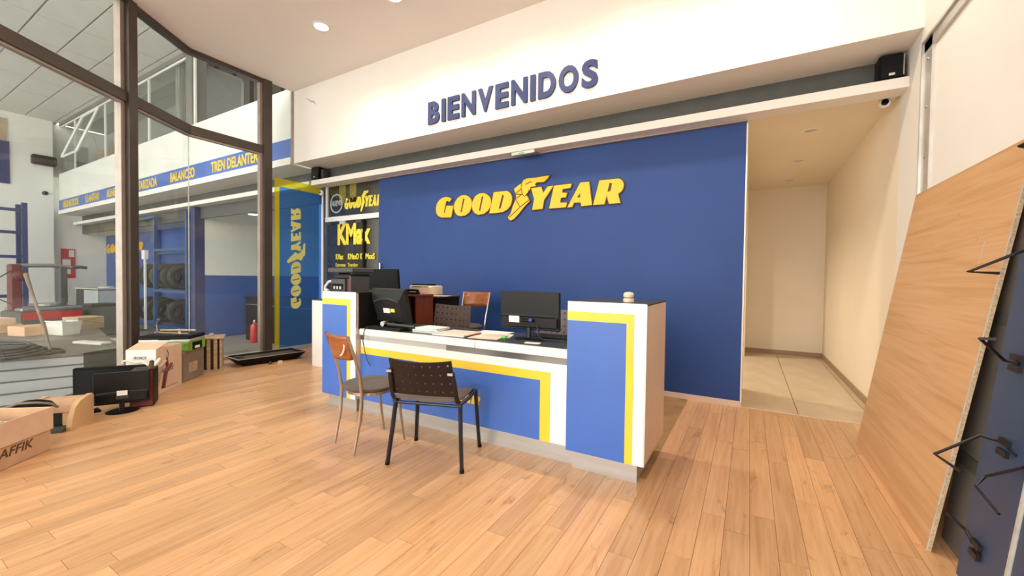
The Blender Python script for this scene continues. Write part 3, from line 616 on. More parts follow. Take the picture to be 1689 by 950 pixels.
def office_chair(loc, rz, label):
    t = thing('office_chair', label, 'chair', loc, rz, group='swivel chairs behind the desk')
    fb = lambda u,v: Vector(((u-0.5)*0.56*(1-0.05*v), -0.23-0.03*v-0.035*(1-(2*u-1)**2), 0.715+0.265*v+0.015*(2*u-1)**2*v))
    weld_solid(perf_shell(fb,8,4,0.28).build('backrest','office_shell',t),0.010)
    P().rbox(-0.24,0.24,-0.22,0.22,0.46,0.51,b=0.02).build('seat','seat_brown',t,smooth=True)
    for s in (-1,1): P().tube([(s*0.20,-0.15,0.46),(s*0.22,-0.25,0.50),(s*0.235,-0.262,0.72),(s*0.235,-0.275,0.85)],0.013,8).build('back_post','grey_plastic',t,smooth=True)
    P().lathe([(0.03,0.10),(0.03,0.30),(0.022,0.30),(0.022,0.46)],12).build('gas_column','black_steel',t)
    for k in range(5):
        a = 2*math.pi*k/5+0.3; l = P().tube([(0.02*math.cos(a),0.02*math.sin(a),0.11),(0.27*math.cos(a),0.27*math.sin(a),0.07)],[0.022,0.014],6).build('base_arm','black_plastic',t)
        P().lathe([(0.028,-0.012),(0.028,0.012)],10,Matrix.Translation((0.27*math.cos(a),0.27*math.sin(a),0.03))@Matrix.Rotation(a,4,'Z')@Matrix.Rotation(math.pi/2,4,'Y')).build('castor','black_matte',l)
    return t
office_chair((-2.98,3.50,0), math.radians(176), 'brown perforated swivel chair back behind the papers on the desk')
office_chair((-1.68,3.68,0), math.radians(181), 'brown perforated swivel chair mostly hidden by the right-hand monitor')

# ------------------------------------------------------------------ monitors
def monitor(loc, rz, w, h, z0, tilt, label, mats='monitor_black', style='flat', sticker=None, base=(0.13,0.085)):
    t = thing('monitor', label, 'monitor', loc, rz)      # back faces -Y
    M = Matrix.Translation((0,0,z0))@Matrix.Rotation(tilt,4,'X')
    p = P()
    if style == 'flat':
        p.rbox(-w/2,w/2,-0.012,0.02,0,h,b=0.006,M=M); p.rbox(-w/2+0.012,w/2-0.012,-0.035,-0.012,0.02,h*0.36,b=0.008,M=M)
    else:
        n = [(-w/2,0.02,0),( w/2,0.02,0),(w/2,0.02,h),(-w/2,0.02,h),(-w/2+0.01,-0.015,0.006),(w/2-0.01,-0.015,0.006),(w/2-0.004,-0.015,h-0.006),(-w/2+0.004,-0.015,h-0.006),(-w*0.36,-0.055,0.03),(w*0.36,-0.055,0.03),(w*0.40,-0.06,h*0.72),(-w*0.40,-0.06,h*0.72)]
        p.add([M@Vector(q) for q in n], [(0,3,2,1),(0,1,5,4),(1,2,6,5),(2,3,7,6),(3,0,4,7),(4,5,9,8),(5,6,10,9),(6,7,11,10),(7,4,8,11),(8,9,10,11)])
    b = p.build('housing',mats,t)
    P().box(-w/2+0.012,w/2-0.012,0.0205,0.0215,0.015,h-0.012,M=M).build('screen','black_plastic',b)
    if style == 'flat':
        P().tube([M@Vector((-w/2+0.02,-0.013,h*0.37)),M@Vector((0,-0.013,h*0.385)),M@Vector((w/2-0.02,-0.013,h*0.37))],0.004,6).build('ridge','grey_plastic',b)
    else:
        P().tube([M@Vector((-w*0.36+w*0.72*k/10,-0.060,h*0.66+h*0.10*math.sin(math.pi*k/10))) for k in range(11)],0.007,6).build('ridge','grey_plastic',b)
    yb = -0.036 if style == 'flat' else -0.0605
    for (sx,sz,sw,sh,mm) in (sticker or []): P().box(sx,sx+sw,yb-0.003,yb,sz,sz+sh,M=M).build('sticker',mm,b)
    nk = P(); nk.tube([(0,-0.02,0.012),(0,-0.02,z0*0.6),(0,-0.012,z0+0.06)],[0.024,0.02,0.022],10,flat=0.6); nk.build('neck',mats,t,smooth=True)
    P().lathe([(0.002,0.0),(1,0.0),(1,0.006),(0.8,0.014),(0.002,0.016)],28,Matrix.Diagonal((base[0],base[1],1,1))).build('base',mats,t,smooth=True)
    return t
m = monitor((-1.54,2.96,0.809), math.radians(3), 0.525, 0.31, 0.078, math.radians(3), 'black flat monitor seen from behind, near the right counter tower', sticker=[(-0.17,0.06,0.095,0.052,'paper_white')])
P().rbox(-0.055,0.055,-0.06,-0.034,0.145,0.17,b=0.005).build('video_plug','black_plastic',m); P().rbox(0.02,0.05,-0.075,-0.05,0.150,0.175,b=0.004).build('plug_head','blue_plug',m)
monitor((-2.965,2.865,0.809), math.radians(-1), 0.45, 0.335, 0.055, math.radians(14), 'older dark grey monitor with bulged back and yellow sticker, on the desk', mats='monitor_grey', style='bulge', sticker=[(-0.05,0.115,0.085,0.045,'paper_white'),(0.045,0.125,0.055,0.032,'decal_yellow')])
monitor((-3.85,3.45,0.76), math.radians(-2), 0.78, 0.43, 0.205, math.radians(6), 'large glossy black screen standing behind the grey monitor', mats='black_plastic', style='flat')
# ------------------------------------------------------------------ things on and behind the desk
t = thing('back_table','dark side table carrying the large black screen','table',(-3.775,3.53,0))
box('top','desk_dark',-0.53,0.535,-0.25,0.25,0.72,0.76,t)
for x in (-0.49,0.49):
    for y in (-0.21,0.21): box('leg','black_matte',x-0.025,x+0.025,y-0.025,y+0.025,0,0.72,t)
t = thing('wooden_hutch','small open red-brown wooden shelf box beside the grey monitor','shelf',(-3.41,3.62,0.76))
for a in ((-0.15,-0.13),(0.13,0.15)): box('side_panel','red_wood',a[0],a[1],-0.14,0.14,0,0.325,t)
box('top_panel','red_wood',-0.16,0.16,-0.15,0.14,0.325,0.345,t); box('back_panel','red_wood',-0.13,0.13,0.12,0.14,0,0.325,t); box('bottom_panel','red_wood',-0.13,0.13,-0.14,0.12,0,0.015,t)
t = thing('desk_phone','flat dark handset lying on the wooden shelf box','phone',(-3.40,3.56,1.106)); P().rbox(-0.09,0.09,-0.04,0.04,0,0.025,b=0.008).build('base','black_plastic',t); P().tube([(-0.085,0,0.035),(-0.05,0,0.045),(0.05,0,0.045),(0.085,0,0.035)],[0.02,0.014,0.014,0.02],8).build('handset','black_plastic',t,smooth=True)
t = thing('dark_cabinet','dark cabinet behind the desk carrying the cream printer','cabinet',(-3.68,3.95,0))
box('body','black_matte',-0.24,0.42,-0.10,0.32,0,1.055,t); box('top','desk_dark',-0.25,0.43,-0.115,0.33,1.055,1.072,t); box('door','black_plastic',-0.22,0.40,-0.108,-0.10,0.06,1.03,t)
t = thing('printer','cream desktop printer on the dark cabinet by the blue wall','printer',(-3.61,4.03,1.072), math.radians(8))
P().rbox(-0.17,0.17,-0.13,0.13,0,0.125,b=0.012).build('body','cream_plastic',t); box('front_cover','cardboard_light',-0.02,0.165,-0.134,-0.128,0.01,0.10,t); P().rbox(-0.15,0.10,-0.10,0.08,0.125,0.145,b=0.006).build('top_tray','black_plastic',t); box('output_slot','ink',-0.13,0.12,-0.136,-0.129,0.108,0.118,t)
o = P().box(-0.12,0.12,-0.10,0.10,0,0.003).build('paper_sheet','paper_pink',loc=(-3.33,3.97,1.073),rot=(0,0,0.3)); tag(o,'single loose sheet sticking out on the dark cabinet by the printer','paper')
t = thing('fiscal_printer','dark grey receipt printer with tray on top of the left counter tower','printer',(-3.55,2.80,1.153), math.radians(-4))
P().rbox(-0.13,0.10,-0.12,0.12,0,0.125,b=0.008).build('body','grey_plastic',t); box('front_recess','black_matte',-0.11,0.08,-0.123,-0.118,0.015,0.075,t)
for k in range(3): box('key','paper_grey',-0.07+0.05*k,-0.045+0.05*k,-0.127,-0.122,0.02,0.05,t)
P().rbox(-0.10,0.16,-0.10,0.14,0.125,0.17,b=0.008).build('cover','monitor_grey',t); P().rbox(-0.19,0.22,-0.12,0.14,0.185,0.235,b=0.01).build('top_tray','grey_plastic',t); box('tray_post','grey_plastic',-0.14,-0.10,-0.05,0.08,0.165,0.19,t)
box('side_bracket','grey_plastic',0.165,0.195,-0.11,0.10,0,0.15,t); box('dark_insert','dark_red',0.10,0.165,-0.09,0.10,0,0.15,t)
tag(P().tube([(-3.68,2.66,1.16),(-3.735,2.66,1.165),(-3.755,2.68,1.20),(-3.735,2.70,1.245),(-3.69,2.72,1.255)],0.013,8).build('white_cable','white_plastic',smooth=True),'thick white cable loop beside the receipt printer','cable')
t = thing('tape_dispenser','small cream dispenser standing on the right counter tower','dispenser',(-0.705,2.80,1.153))
P().lathe([(0.002,0.0),(0.036,0.0),(0.036,0.018),(0.033,0.022),(0.033,0.026)],16).build('base','cream_plastic',t,smooth=True); P().lathe([(0.033,0.026),(0.033,0.031),(0.033,0.03)],16).build('gap','ink',t); P().lathe([(0.034,0.031),(0.036,0.05),(0.026,0.064),(0.002,0.068)],16).build('cap','cream_plastic',t,smooth=True)
def sheet(x, y, z, w, d, rz, m, label, h=0.004, name='paper_sheet', cat='paper'):
    return tag(P().box(-w/2,w/2,-d/2,d/2,0,h).build(name,m,loc=(x,y,z),rot=(0,0,rz)),label,cat)
def pad(x, y, z, w, d, h, rz, label, cover='paper_white', pages='paper_grey', name='book', cat='book'):
    t = thing(name,label,cat,(x,y,z),rz); box('pages',pages,-w/2+0.003,w/2-0.003,-d/2+0.003,d/2-0.003,0.003,h-0.003,t); box('cover',cover,-w/2,w/2,-d/2,d/2,h-0.003,h,t); box('back_cover',cover,-w/2,w/2,-d/2,d/2,0,0.003,t); return t
Z0 = 0.8095
pad(-2.50,2.86,Z0,0.27,0.20,0.022,0.15,'lower white catalogue at the left end of the papers on the desk')
pad(-2.49,2.87,Z0+0.022,0.25,0.19,0.018,0.02,'upper white catalogue with teal page edge on the desk',pages='paper_grey')
pad(-2.20,2.81,Z0,0.32,0.20,0.014,0.10,'grey receipt book in the middle of the desk',cover='paper_grey',pages='paper_white')
pad(-2.16,2.85,Z0+0.014,0.30,0.22,0.008,0.06,'pink folder on top of the grey receipt book',cover='paper_pink',pages='paper_white',name='folder',cat='folder')
sheet(-1.88,2.84,Z0,0.26,0.19,0.2,'paper_pink','pink sheet at the front right of the papers on the desk')
sheet(-1.86,2.95,Z0+0.001,0.28,0.20,0.35,'paper_white','white sheet half covered beside the pink folder'); sheet(-1.85,2.93,Z0+0.006,0.21,0.15,0.32,'paper_pink','small pink sheet lying on the white sheet')
sheet(-1.98,3.12,Z0,0.30,0.2,0.1,'paper_white','white sheet at the back of the desk behind the pink papers')
sheet(-1.42,2.78,Z0,0.12,0.05,0.15,'paper_white','small white note near the front of the right-hand monitor')
tag(P().rbox(-0.022,0.022,-0.012,0.012,0,0.02,b=0.004).build('eraser','green_rubber',loc=(-1.735,2.875,Z0)),'small bright green eraser beside the pink sheet','eraser')
def keyboard(loc, rz, label):
    t = thing('keyboard',label,'keyboard',loc,rz); P().rbox(-0.22,0.22,-0.07,0.07,0,0.018,b=0.004).build('base','black_plastic',t)
    k = P()
    for j in range(5):
        for i in range(15): k.box(-0.205+i*0.0275,-0.183+i*0.0275,-0.06+j*0.0245,-0.041+j*0.0245,0.018,0.025)
    o = k.build('keys','monitor_grey',t); o['kind'] = 'stuff'; return t
keyboard((-1.38,3.13,Z0),math.radians(2),'black keyboard behind the stand of the right-hand monitor')
keyboard((-2.93,2.735,Z0),math.radians(3),'black keyboard in front of the older grey monitor')
t = thing('label_gun','chrome and grey handheld tool lying on the left keyboard','tool',(-2.84,2.735,Z0+0.026)); P().lathe([(0.002,-0.03),(0.024,-0.03),(0.028,0),(0.024,0.03),(0.002,0.03)],14,Matrix.Translation((-0.10,-0.02,0.03))@Matrix.Rotation(math.pi/2,4,'X')).build('roll','chrome',t,smooth=True); P().tube([(-0.08,0,0.025),(0.06,0.03,0.018),(0.20,0.06,0.012)],[0.016,0.013,0.01],8).build('handle','grey_plastic',t,smooth=True)
tag(P().tube([(-1.45,2.92,0.93),(-1.44,2.90,0.86),(-1.40,2.93,0.818),(-1.30,3.0,0.816),(-1.18,2.94,0.816),(-1.11,2.90,0.816)],0.0045,6).build('monitor_cable','ink'),'dark cable trailing from the right-hand monitor to the tower','cable')
# rounded white cabinet behind the left tower
t = thing('rounded_cabinet','white cabinet with a rounded end behind the left counter tower','cabinet',(-5.605,3.70,0))
pr = [(0.9,0.5),(0.0,0.5)]+[(0.16-0.16*math.cos(a),0.16-0.16*math.sin(a)) for a in [math.radians(10*k) for k in range(0,10)]]+[(0.9,0.0)]
P().prism(pr[::-1],0.0,0.95).build('body','white_laminate',t,smooth=True); P().prism(pr[::-1],0.95,0.962).build('top','desk_dark',t)

# ------------------------------------------------------------------ right foreground
bd = thing('leaning_board','large wood-grain chipboard panel leaning against the right wall','board',(0.775,2.726,0))
MB = Matrix(((math.sin(0.1535),0,-math.cos(0.1535),0),(0,1,0,0),(math.cos(0.1535),0,math.sin(0.1535),0),(0,0,0,1)))   # local: x up the board, y along, z out of it
q = P(); q.box(0,1.995,0,1.51,0.0,0.001,M=MB@Matrix.Translation((0,0,0.0))); q.build('face','board_wood',bd)
P().box(0.0,1.995,0.0,1.51,-0.018,0.0,M=MB).build('core','chipboard',bd)
P().box(0,1.995,-0.002,0.0,-0.003,0.0012,M=MB).build('edge_trim','panel_edge',bd)
for u,v in ((1.72,0.62),(1.55,0.30),(1.60,0.95)): P().lathe([(0.012,0),(0.012,0.0015),(0.004,0.002)],10,MB@Matrix.Translation((u,v,0.0005))).build('dowel_mark','chipboard',bd)
P().box(1.42,1.53,0.215,0.222,0.001,0.0016,M=MB).build('scratch','panel_edge',bd)
tl = 0.1103
MP = lambda: Matrix(((math.sin(tl),0,-math.cos(tl),0),(0,1,0,0),(math.cos(tl),0,math.sin(tl),0),(0,0,0,1)))
gp = thing('grey_sheet','dark grey sheet leaning behind the wood-grain board and blue panel','panel',(0.885,2.30,0))
P().box(0,1.95,0,0.62,-0.012,0.0,M=MP()).build('sheet','panel_grey',gp)
for z in (0.42,1.12): P().box(z,z+0.06,0.10,0.60,0.0,0.012,M=MP()).build('rail','dark_grey',gp)
pn = thing('hook_panel','dark navy display panel with black wire hooks leaning at the right edge','display',(0.835,2.584,0))
P().box(0,2.02,-0.335,0.0,-0.02,0.0,M=MP()).build('panel','panel_blue',pn)
P().box(0,2.02,-0.352,-0.335,-0.02,0.004,M=MP()).build('edge_strip','panel_edge',pn)
p2 = thing('blue_panel','second navy panel beyond the pale edge at the lower right corner','panel',(0.835,2.225,0)); P().box(0,2.02,-0.9,0.0,-0.025,-0.002,M=MP()).build('sheet','panel_blue',p2); P().box(0,0.06,-0.9,0.0,-0.002,0.004,M=MP()).build('base_rail','navy',p2)
def hook(label, pts, r=0.0065, plate=None):
    t = thing('wire_hook',label,'hook',pts[0],group='wire hooks'); o = Vector(pts[0])
    P().tube([Vector(q)-o for q in pts],r,8).build('wire','wire_black',t,smooth=True)
    if plate: 
        c = Vector(plate)-o
        for s in (-1,1): P().box(-0.012,0.006,-0.035,0.035,s*0.022-0.012,s*0.022+0.012,M=Matrix.Translation(c)@Matrix.Rotation(tl,4,'Y')).build('clip','wire_black',t)
    return t
hook('black wire hook across the upper edge of the leaning board, highest below the wall',[(1.0,2.55,1.45),(0.90,2.40,1.42),(0.784,2.419,1.352),(0.86,2.38,1.346)])
hook('black wire hook at mid height with a square clip on the navy panel',[(0.942,2.43,0.985),(0.915,2.475,0.99),(0.80,2.345,1.085),(0.84,2.325,1.088)],plate=(0.94,2.44,0.985))
hook('wide black wire hook with clip in front of the board at knee height',[(0.906,2.331,0.642),(0.907,2.43,0.66),(0.86,2.49,0.66),(0.72,2.475,0.555),(0.755,2.32,0.545)],plate=(0.905,2.41,0.645))
hook('thin black wire hook on the navy panel below the wide one',[(0.90,2.27,0.62),(0.85,2.40,0.52),(0.82,2.395,0.475),(0.83,2.235,0.440)],r=0.005)
hook('lowest black wire hook near the foot of the navy panel',[(0.853,2.42,0.175),(0.84,2.52,0.23),(0.78,2.53,0.285)],plate=(0.852,2.455,0.185))
hook('straight black hook high at the right picture edge',[(1.07,2.40,2.30),(1.05,2.74,2.325)],r=0.008)
hook('bent black hook just above the top of the leaning board',[(1.06,2.45,1.93),(0.99,2.62,1.895),(1.05,2.60,1.86)],r=0.008)

# ------------------------------------------------------------------ clutter along the glass
def carton(loc, rz, w, d, h, label, m='cardboard', m2=None, name='cardboard_box'):
    t = thing(name,label,'box',loc,rz); th = 0.006
    box('front_side',m2 or m,-w/2,w/2,-d/2,-d/2+th,0,h,t); box('back_side',m,-w/2,w/2,d/2-th,d/2,0,h,t); box('end_side',m,-w/2,-w/2+th,-d/2+th,d/2-th,0,h,t); box('end_side',m,w/2-th,w/2,-d/2+th,d/2-th,0,h,t); box('bottom',m,-w/2,w/2,-d/2,d/2,0,0.005,t)
    return t
t = carton((-5.69,1.949,0),math.radians(42.5),0.27,0.475,0.50,'open pale cardboard box with printed white front beside the window post','cardboard_light')
box('white_front','paper_white',-0.136,0.136,-0.242,-0.2376,0.02,0.50,t); box('picture_print','grey_brown_box',-0.11,0.13,-0.2425,-0.242,0.12,0.31,t); box('picture_print','paper_white',0.0,0.08,-0.243,-0.2425,0.15,0.22,t)
words('print','PRONOX','ink',(-0.065,-0.242,0.40),0.12,0.03,depth=0.001,parent=t,shear=0.2); box('print_line','ink',-0.03,0.025,-0.2428,-0.242,0.368,0.374,t)
P().add([(-0.135,-0.2375,0.50),(0.135,-0.2375,0.50),(0.155,-0.06,0.56),(-0.115,-0.06,0.56),(-0.135,-0.2335,0.498),(0.135,-0.2335,0.498),(0.155,-0.058,0.555),(-0.115,-0.058,0.555)],[(0,1,2,3),(7,6,5,4),(0,4,5,1),(1,5,6,2),(2,6,7,3),(3,7,4,0)]).build('flap','cardboard_light',t)
words('print','PRONOX','ink',(0.1355,-0.19,0.225),0.27,0.05,depth=0.001,axes=((0,1,0),(0,0,1),(1,0,0)),parent=t,shear=0.2)
box('print_line','ink_brown',0.135,0.1362,-0.16,0.16,0.055,0.060,t)
cd = thing('cord_bundle','dark red cord bundle hanging on the side of the pale cardboard box','cord',(-5.585,2.00,0.36)); P().tube([(0.02,0,0.13),(0.03,0.02,0.06),(0.03,0.01,0.0),(0.035,-0.01,0.07),(0.022,-0.02,0.13)],0.004,6).build('loop','ink',cd); P().tube([(0.025,0,0.02),(0.032,0,-0.05),(0.035,0.01,-0.13)],[0.014,0.02,0.012],8).build('coil','dark_red',cd,smooth=True)
for k,(dx,dy,dz,m_) in enumerate(((-0.01,0,0.0,'paper_white'),(0.04,0.035,-0.02,'raw_wood'),(0.085,0.07,-0.05,'dark_red'))):
    tag(P().tube([(-5.36+dx,1.80+dy,0.16+dz),(-5.40+dx,1.84+dy,0.33+dz),(-5.43+dx,1.90+dy,0.40+dz)],[0.016,0.018,0.014],6).build('packing_strip',m_),['pale strip','wooden strip','dark red strip'][k]+' sticking up between the cardboard box and the black case','scrap')
t = thing('packing_case','grey-brown box behind the pale cardboard box carrying the green case','box',(-6.16,2.30,0),math.radians(40)); P().rbox(-0.24,0.22,-0.22,0.20,0,0.37,b=0.006).build('body','grey_brown_box',t); box('label_patch','raw_wood',0.2205,0.2225,-0.12,0.06,0.10,0.22,t)
t = thing('tool_case','green printed case stacked on the grey-brown box','case',(-6.16,2.30,0.37),math.radians(40)); P().rbox(-0.27,0.25,-0.19,0.19,0,0.115,b=0.008).build('body','green_case',t); box('end_panel','black_plastic',0.251,0.254,-0.10,0.10,0.01,0.10,t); box('sticker','paper_white',0.2545,0.2555,-0.05,0.05,0.02,0.05,t)
t = thing('tool_case','flat black case with silver trim on top of the green case','case',(-6.17,2.30,0.485),math.radians(42)); P().rbox(-0.28,0.26,-0.18,0.18,0,0.03,b=0.006).build('base','alu_profile',t); P().rbox(-0.28,0.26,-0.18,0.18,0.03,0.075,b=0.01).build('lid','black_plastic',t); P().tube([(-0.06,-0.19,0.035),(-0.05,-0.215,0.035),(0.05,-0.215,0.035),(0.06,-0.19,0.035)],0.007,6).build('handle','black_plastic',t)
for k,(a,b_) in enumerate((((-0.25,-0.08,0.57),(0.20,0.06,0.575)),((-0.15,0.10,0.595),(0.28,-0.05,0.598)),((-0.05,-0.12,0.618),(0.30,0.10,0.622)))):
    tag(P().tube([Vector((-6.16,2.30,0))+Vector(a),Vector((-6.16,2.30,0))+Vector(b_)],0.011,6).build('wood_stick',['raw_wood','cardboard_light','raw_wood'][k]),['long thin stick','short pale stick','crossed bent stick'][k]+' lying on top of the black case','stick')
t = thing('desk_clamp','small grey gooseneck tool on top of the black case','tool',(-6.42,2.22,0.56)); P().tube([(0,0,0.02),(-0.02,0.0,0.10),(0.02,0.0,0.18),(0.06,0.0,0.17)],0.008,6).build('neck','steel_grey',t); P().lathe([(0.03,0),(0.03,0.02),(0.01,0.025)],12).build('foot','steel_grey',t)
t = thing('slatted_crate','brown ribbed wooden crate standing against the glass','crate',(-6.36,2.74,0),math.radians(61)); 
for x in (-0.17,0.15): P().box(x,x+0.025,-0.15,0.15,0.03,0.44).build('side_board','raw_wood',t)
box('bottom_board','raw_wood',-0.18,0.185,-0.16,0.16,0.0,0.03,t); P().rbox(-0.20,0.20,-0.17,0.17,0.44,0.465,b=0.006).build('top_board','raw_wood',t)
for k in range(4): box('slat','raw_wood',-0.14+k*0.075,-0.10+k*0.075,-0.155,-0.14,0.03,0.44,t)
box('inner_panel','ink_brown',-0.145,0.15,-0.10,0.0,0.03,0.44,t); P().lathe([(0.03,0),(0.03,0.03),(0.02,0.04)],12,Matrix.Translation((0.05,0.0,0.465))).build('knob','raw_wood',t)
t = thing('drip_tray','long shallow black tray lying on the floor by the side window','tray',(-6.32,3.52,0),math.radians(-6))
tp = [(-0.24,-0.48),(0.24,-0.48),(0.24,0.48),(-0.24,0.48)]; bt = [(-0.15,-0.37),(0.15,-0.37),(0.15,0.37),(-0.15,0.37)]
P().add([(x,y,0.115) for x,y in tp]+[(x,y,0.0) for x,y in bt]+[(x*0.93,y*0.965,0.115) for x,y in tp]+[(x*0.95,y*0.97,0.03) for x,y in bt],[(0,1,5,4),(1,2,6,5),(2,3,7,6),(3,0,4,7),(7,6,5,4),(8,9,1,0),(9,10,2,1),(10,11,3,2),(11,8,0,3),(12,13,9,8),(13,14,10,9),(14,15,11,10),(15,12,8,11),(12,15,14,13)][0:14]).build('tray_body','black_plastic',t)
P().add([(x*1.0,y*1.0,0.118) for x,y in tp]+[(x*0.93,y*0.965,0.118) for x,y in tp]+[(x,y,0.114) for x,y in tp]+[(x*0.93,y*0.965,0.114) for x,y in tp],[(0,1,5,4),(1,2,6,5),(2,3,7,6),(3,0,4,7),(8,9,1,0),(9,10,2,1),(10,11,3,2),(11,8,0,3)]).build('rim','alu_profile',t)
box('mesh_bottom','seat_brown',-0.20,0.20,-0.44,0.44,0.085,0.09,t)
tag(P().rbox(-0.06,0.06,-0.02,0.02,0,0.02,b=0.004).build('rag','seat_brown',loc=(-6.38,3.16,0.10),rot=(0,0,0.4)),'small brown rag on the near end of the black tray','rag')
t = thing('power_plug','small pinkish plug on the floor in front of the tray','plug',(-5.98,3.52,0)); P().rbox(-0.02,0.02,-0.03,0.03,0,0.045,b=0.006).build('body','cardboard_light',t); P().tube([(0,-0.03,0.03),(0,-0.05,0.03)],0.004,6).build('pin','chrome',t)
tag(P().lathe([(0.002,0),(0.022,0.004),(0.026,0.02),(0.016,0.036),(0.002,0.038)],12).build('rubber_cap','rubber',loc=(-6.06,3.42,0),smooth=True),'small black rubber cap on the floor beside the pinkish plug','cap')
monitor((-5.11,1.50,0),math.radians(60),0.40,0.30,0.075,math.radians(2),'black monitor on a round stand on the floor, white label on its back',sticker=[(-0.03,0.085,0.075,0.045,'paper_white'),(-0.035,0.052,0.085,0.028,'desk_dark')],base=(0.12,0.12))
t = thing('computer_case','black computer case on the floor between the monitor and cardboard box','computer',(-5.22,1.70,0),math.radians(62)); P().rbox(-0.09,0.09,-0.12,0.10,0,0.36,b=0.006).build('body','black_plastic',t); box('front_bezel','dark_red',-0.085,0.085,-0.126,-0.12,0.01,0.35,t); P().tube([(0.05,0.0,0.36),(0.06,-0.02,0.42),(0.06,-0.05,0.40),(0.055,-0.06,0.34)],0.02,8).build('strap','ink_brown',t,smooth=True)
t = thing('flat_screen','flat black screen standing on its edge behind the floor monitor','screen',(-5.56,1.56,0),math.radians(52)); P().rbox(-0.30,0.30,-0.02,0.04,0.0,0.36,b=0.006).build('housing','black_matte',t); box('screen','black_plastic',-0.28,0.28,-0.022,-0.02,0.02,0.34,t)
tag(P().tube([(-5.50,1.62,0.375),(-5.54,1.63,0.40),(-5.49,1.66,0.41),(-5.40,1.70,0.395),(-5.33,1.72,0.41),(-5.25,1.75,0.375)],0.013,8).build('grey_hose','cream_plastic',smooth=True),'pale hose lying over the tops of the black screens','hose')
t = thing('computer_mouse','black mouse on the floor between the beige printer and monitor','mouse',(-5.28,1.35,0),0.9); P().lathe([(0.002,0),(0.05,0.0),(0.046,0.02),(0.03,0.034),(0.002,0.038)],14,Matrix.Diagonal((1,0.62,1,1))).build('body','black_plastic',t,smooth=True); P().lathe([(0.012,-0.004),(0.012,0.004)],10,Matrix.Translation((0.02,0,0.032))@Matrix.Rotation(math.pi/2,4,'X')).build('wheel','grey_plastic',t)
t = thing('printer','old beige printer with dark front tray on the floor','printer',(-5.03,1.064,0),math.radians(52.3))
side = [(-0.16,0.0),(0.165,0.0),(0.165,0.215),(0.145,0.235),(0.06,0.232),(-0.04,0.215),(-0.105,0.175),(-0.145,0.10),(-0.162,0.03)]
MX = Matrix(((0,0,1,0),(1,0,0,0),(0,1,0,0),(0,0,0,1)))
P().prism(side,0.125,0.16,M=MX).build('side_cover','beige_plastic',t); P().prism(side,-0.16,-0.125,M=MX).build('side_cover','beige_plastic',t)
P().prism([(-0.02,0.0),(0.155,0.0),(0.155,0.222),(0.06,0.226),(-0.04,0.208),(-0.10,0.165),(-0.115,0.145),(-0.02,0.14)],-0.125,0.125,M=MX).build('body','cardboard',t)
P().rbox(-0.16,0.122,-0.19,-0.02,0.0,0.04,b=0.004).build('paper_tray','dark_grey',t); box('front_door','monitor_grey',-0.12,0.085,-0.12,-0.02,0.045,0.139,t); box('trim_post','beige_plastic',0.087,0.124,-0.125,-0.02,0.042,0.142,t)
t = thing('black_bag','crumpled dark bag with strap between the carton and beige printer','bag',(-4.90,0.90,0.235),math.radians(50))
P().lathe([(0.002,-0.045),(0.07,-0.035),(0.12,0.0),(0.10,0.03),(0.05,0.05),(0.002,0.055)],16,Matrix.Diagonal((1.1,0.75,1,1))).build('body','black_matte',t,smooth=True); P().tube([(-0.12,-0.06,0.02),(-0.05,-0.07,0.05),(0.06,-0.06,0.045),(0.12,-0.02,0.02),(0.14,0.02,-0.02)],0.010,8).build('strap','grey_brown_box',t,smooth=True)
t = carton((-4.382,0.531,0),math.radians(129.7),0.62,0.40,0.31,'open brown cardboard box with dark lettering, cut by the left picture edge','cardboard')
box('flap','cardboard_light',-0.315,0.318,-0.212,-0.204,0.155,0.315,t); box('flap','cardboard_light',0.311,0.318,-0.20,0.20,0.17,0.315,t)
words('print','AFFIK','ink_brown',(-0.055,-0.2002,0.075),0.24,0.06,depth=0.001,parent=t,shear=0.25)
for k,(x,y,rz,m_) in enumerate(((0.1,0.0,0.2,'paper_white'),(0.0,0.05,-0.25,'cardboard_light'),(-0.1,-0.04,0.1,'paper_grey'))):
    M_ = basis(-4.382,0.531,0,math.radians(129.7))@Matrix.Translation((x,y,0.235+0.032*k))
    o = P().box(-0.17,0.17,-0.10,0.10,0,0.009).build('folder',m_,loc=M_.translation,rot=(0.06,0.05,math.radians(129.7)+rz)); tag(o,['white','tan','grey'][k]+' folder inside the open brown cardboard box','folder')

# ------------------------------------------------------------------ workshop beyond the glass
ZW = -0.27
struct('floor_workshop', P().box(-20.6,3.0,-14,9.5,ZW-0.1,ZW-0.001), 'concrete', label='stained grey concrete workshop floor')
struct('wall_workshop_far', P().box(-20.6,-20.3,-9.0,6.2,ZW,6.3), 'workshop_white')
struct('trim_5', P().box(-20.3,-20.0,0.6,4.19,ZW,6.3), 'workshop_white', label='broad white pilaster on the far workshop wall')
cw = bpy.data.objects.new('ceiling_workshop',None); COL.objects.link(cw); tag(cw,'suspended ceiling of pale rectangular panels in the workshop',kind='structure')
box('grid_backing','ceiling_grid',-20.4,-6.4,-9.0,4.34,6.305,6.36,cw)  # backing carried on past the panels, out of view, to dim the workshop
pm = P().box(0,1.305,0,0.610,0,0.018).mesh('ceiling_panel','ceiling_tile')
i = 0
for a in range(11):
    for b_ in range(-8,3):
        x = -20.02+1.335*a; y = 2.947+0.64*b_
        if x+1.3 > -6.45: continue
        o = bpy.data.objects.new('ceiling_panel',pm); COL.objects.link(o); o.location = (x+0.015,y+0.015,6.280); o.parent = cw
struct('wall_workshop_fascia', P().box(-20.0,X2-0.02,YF,YF+0.12,3.40,4.587), 'workshop_white', label='white workshop fascia above the blue service band')
struct('trim_6', P().box(-20.0,X2-0.02,YF-0.03,YF+0.53,3.254,3.375), 'fascia_white', label='white lip under the blue service band')
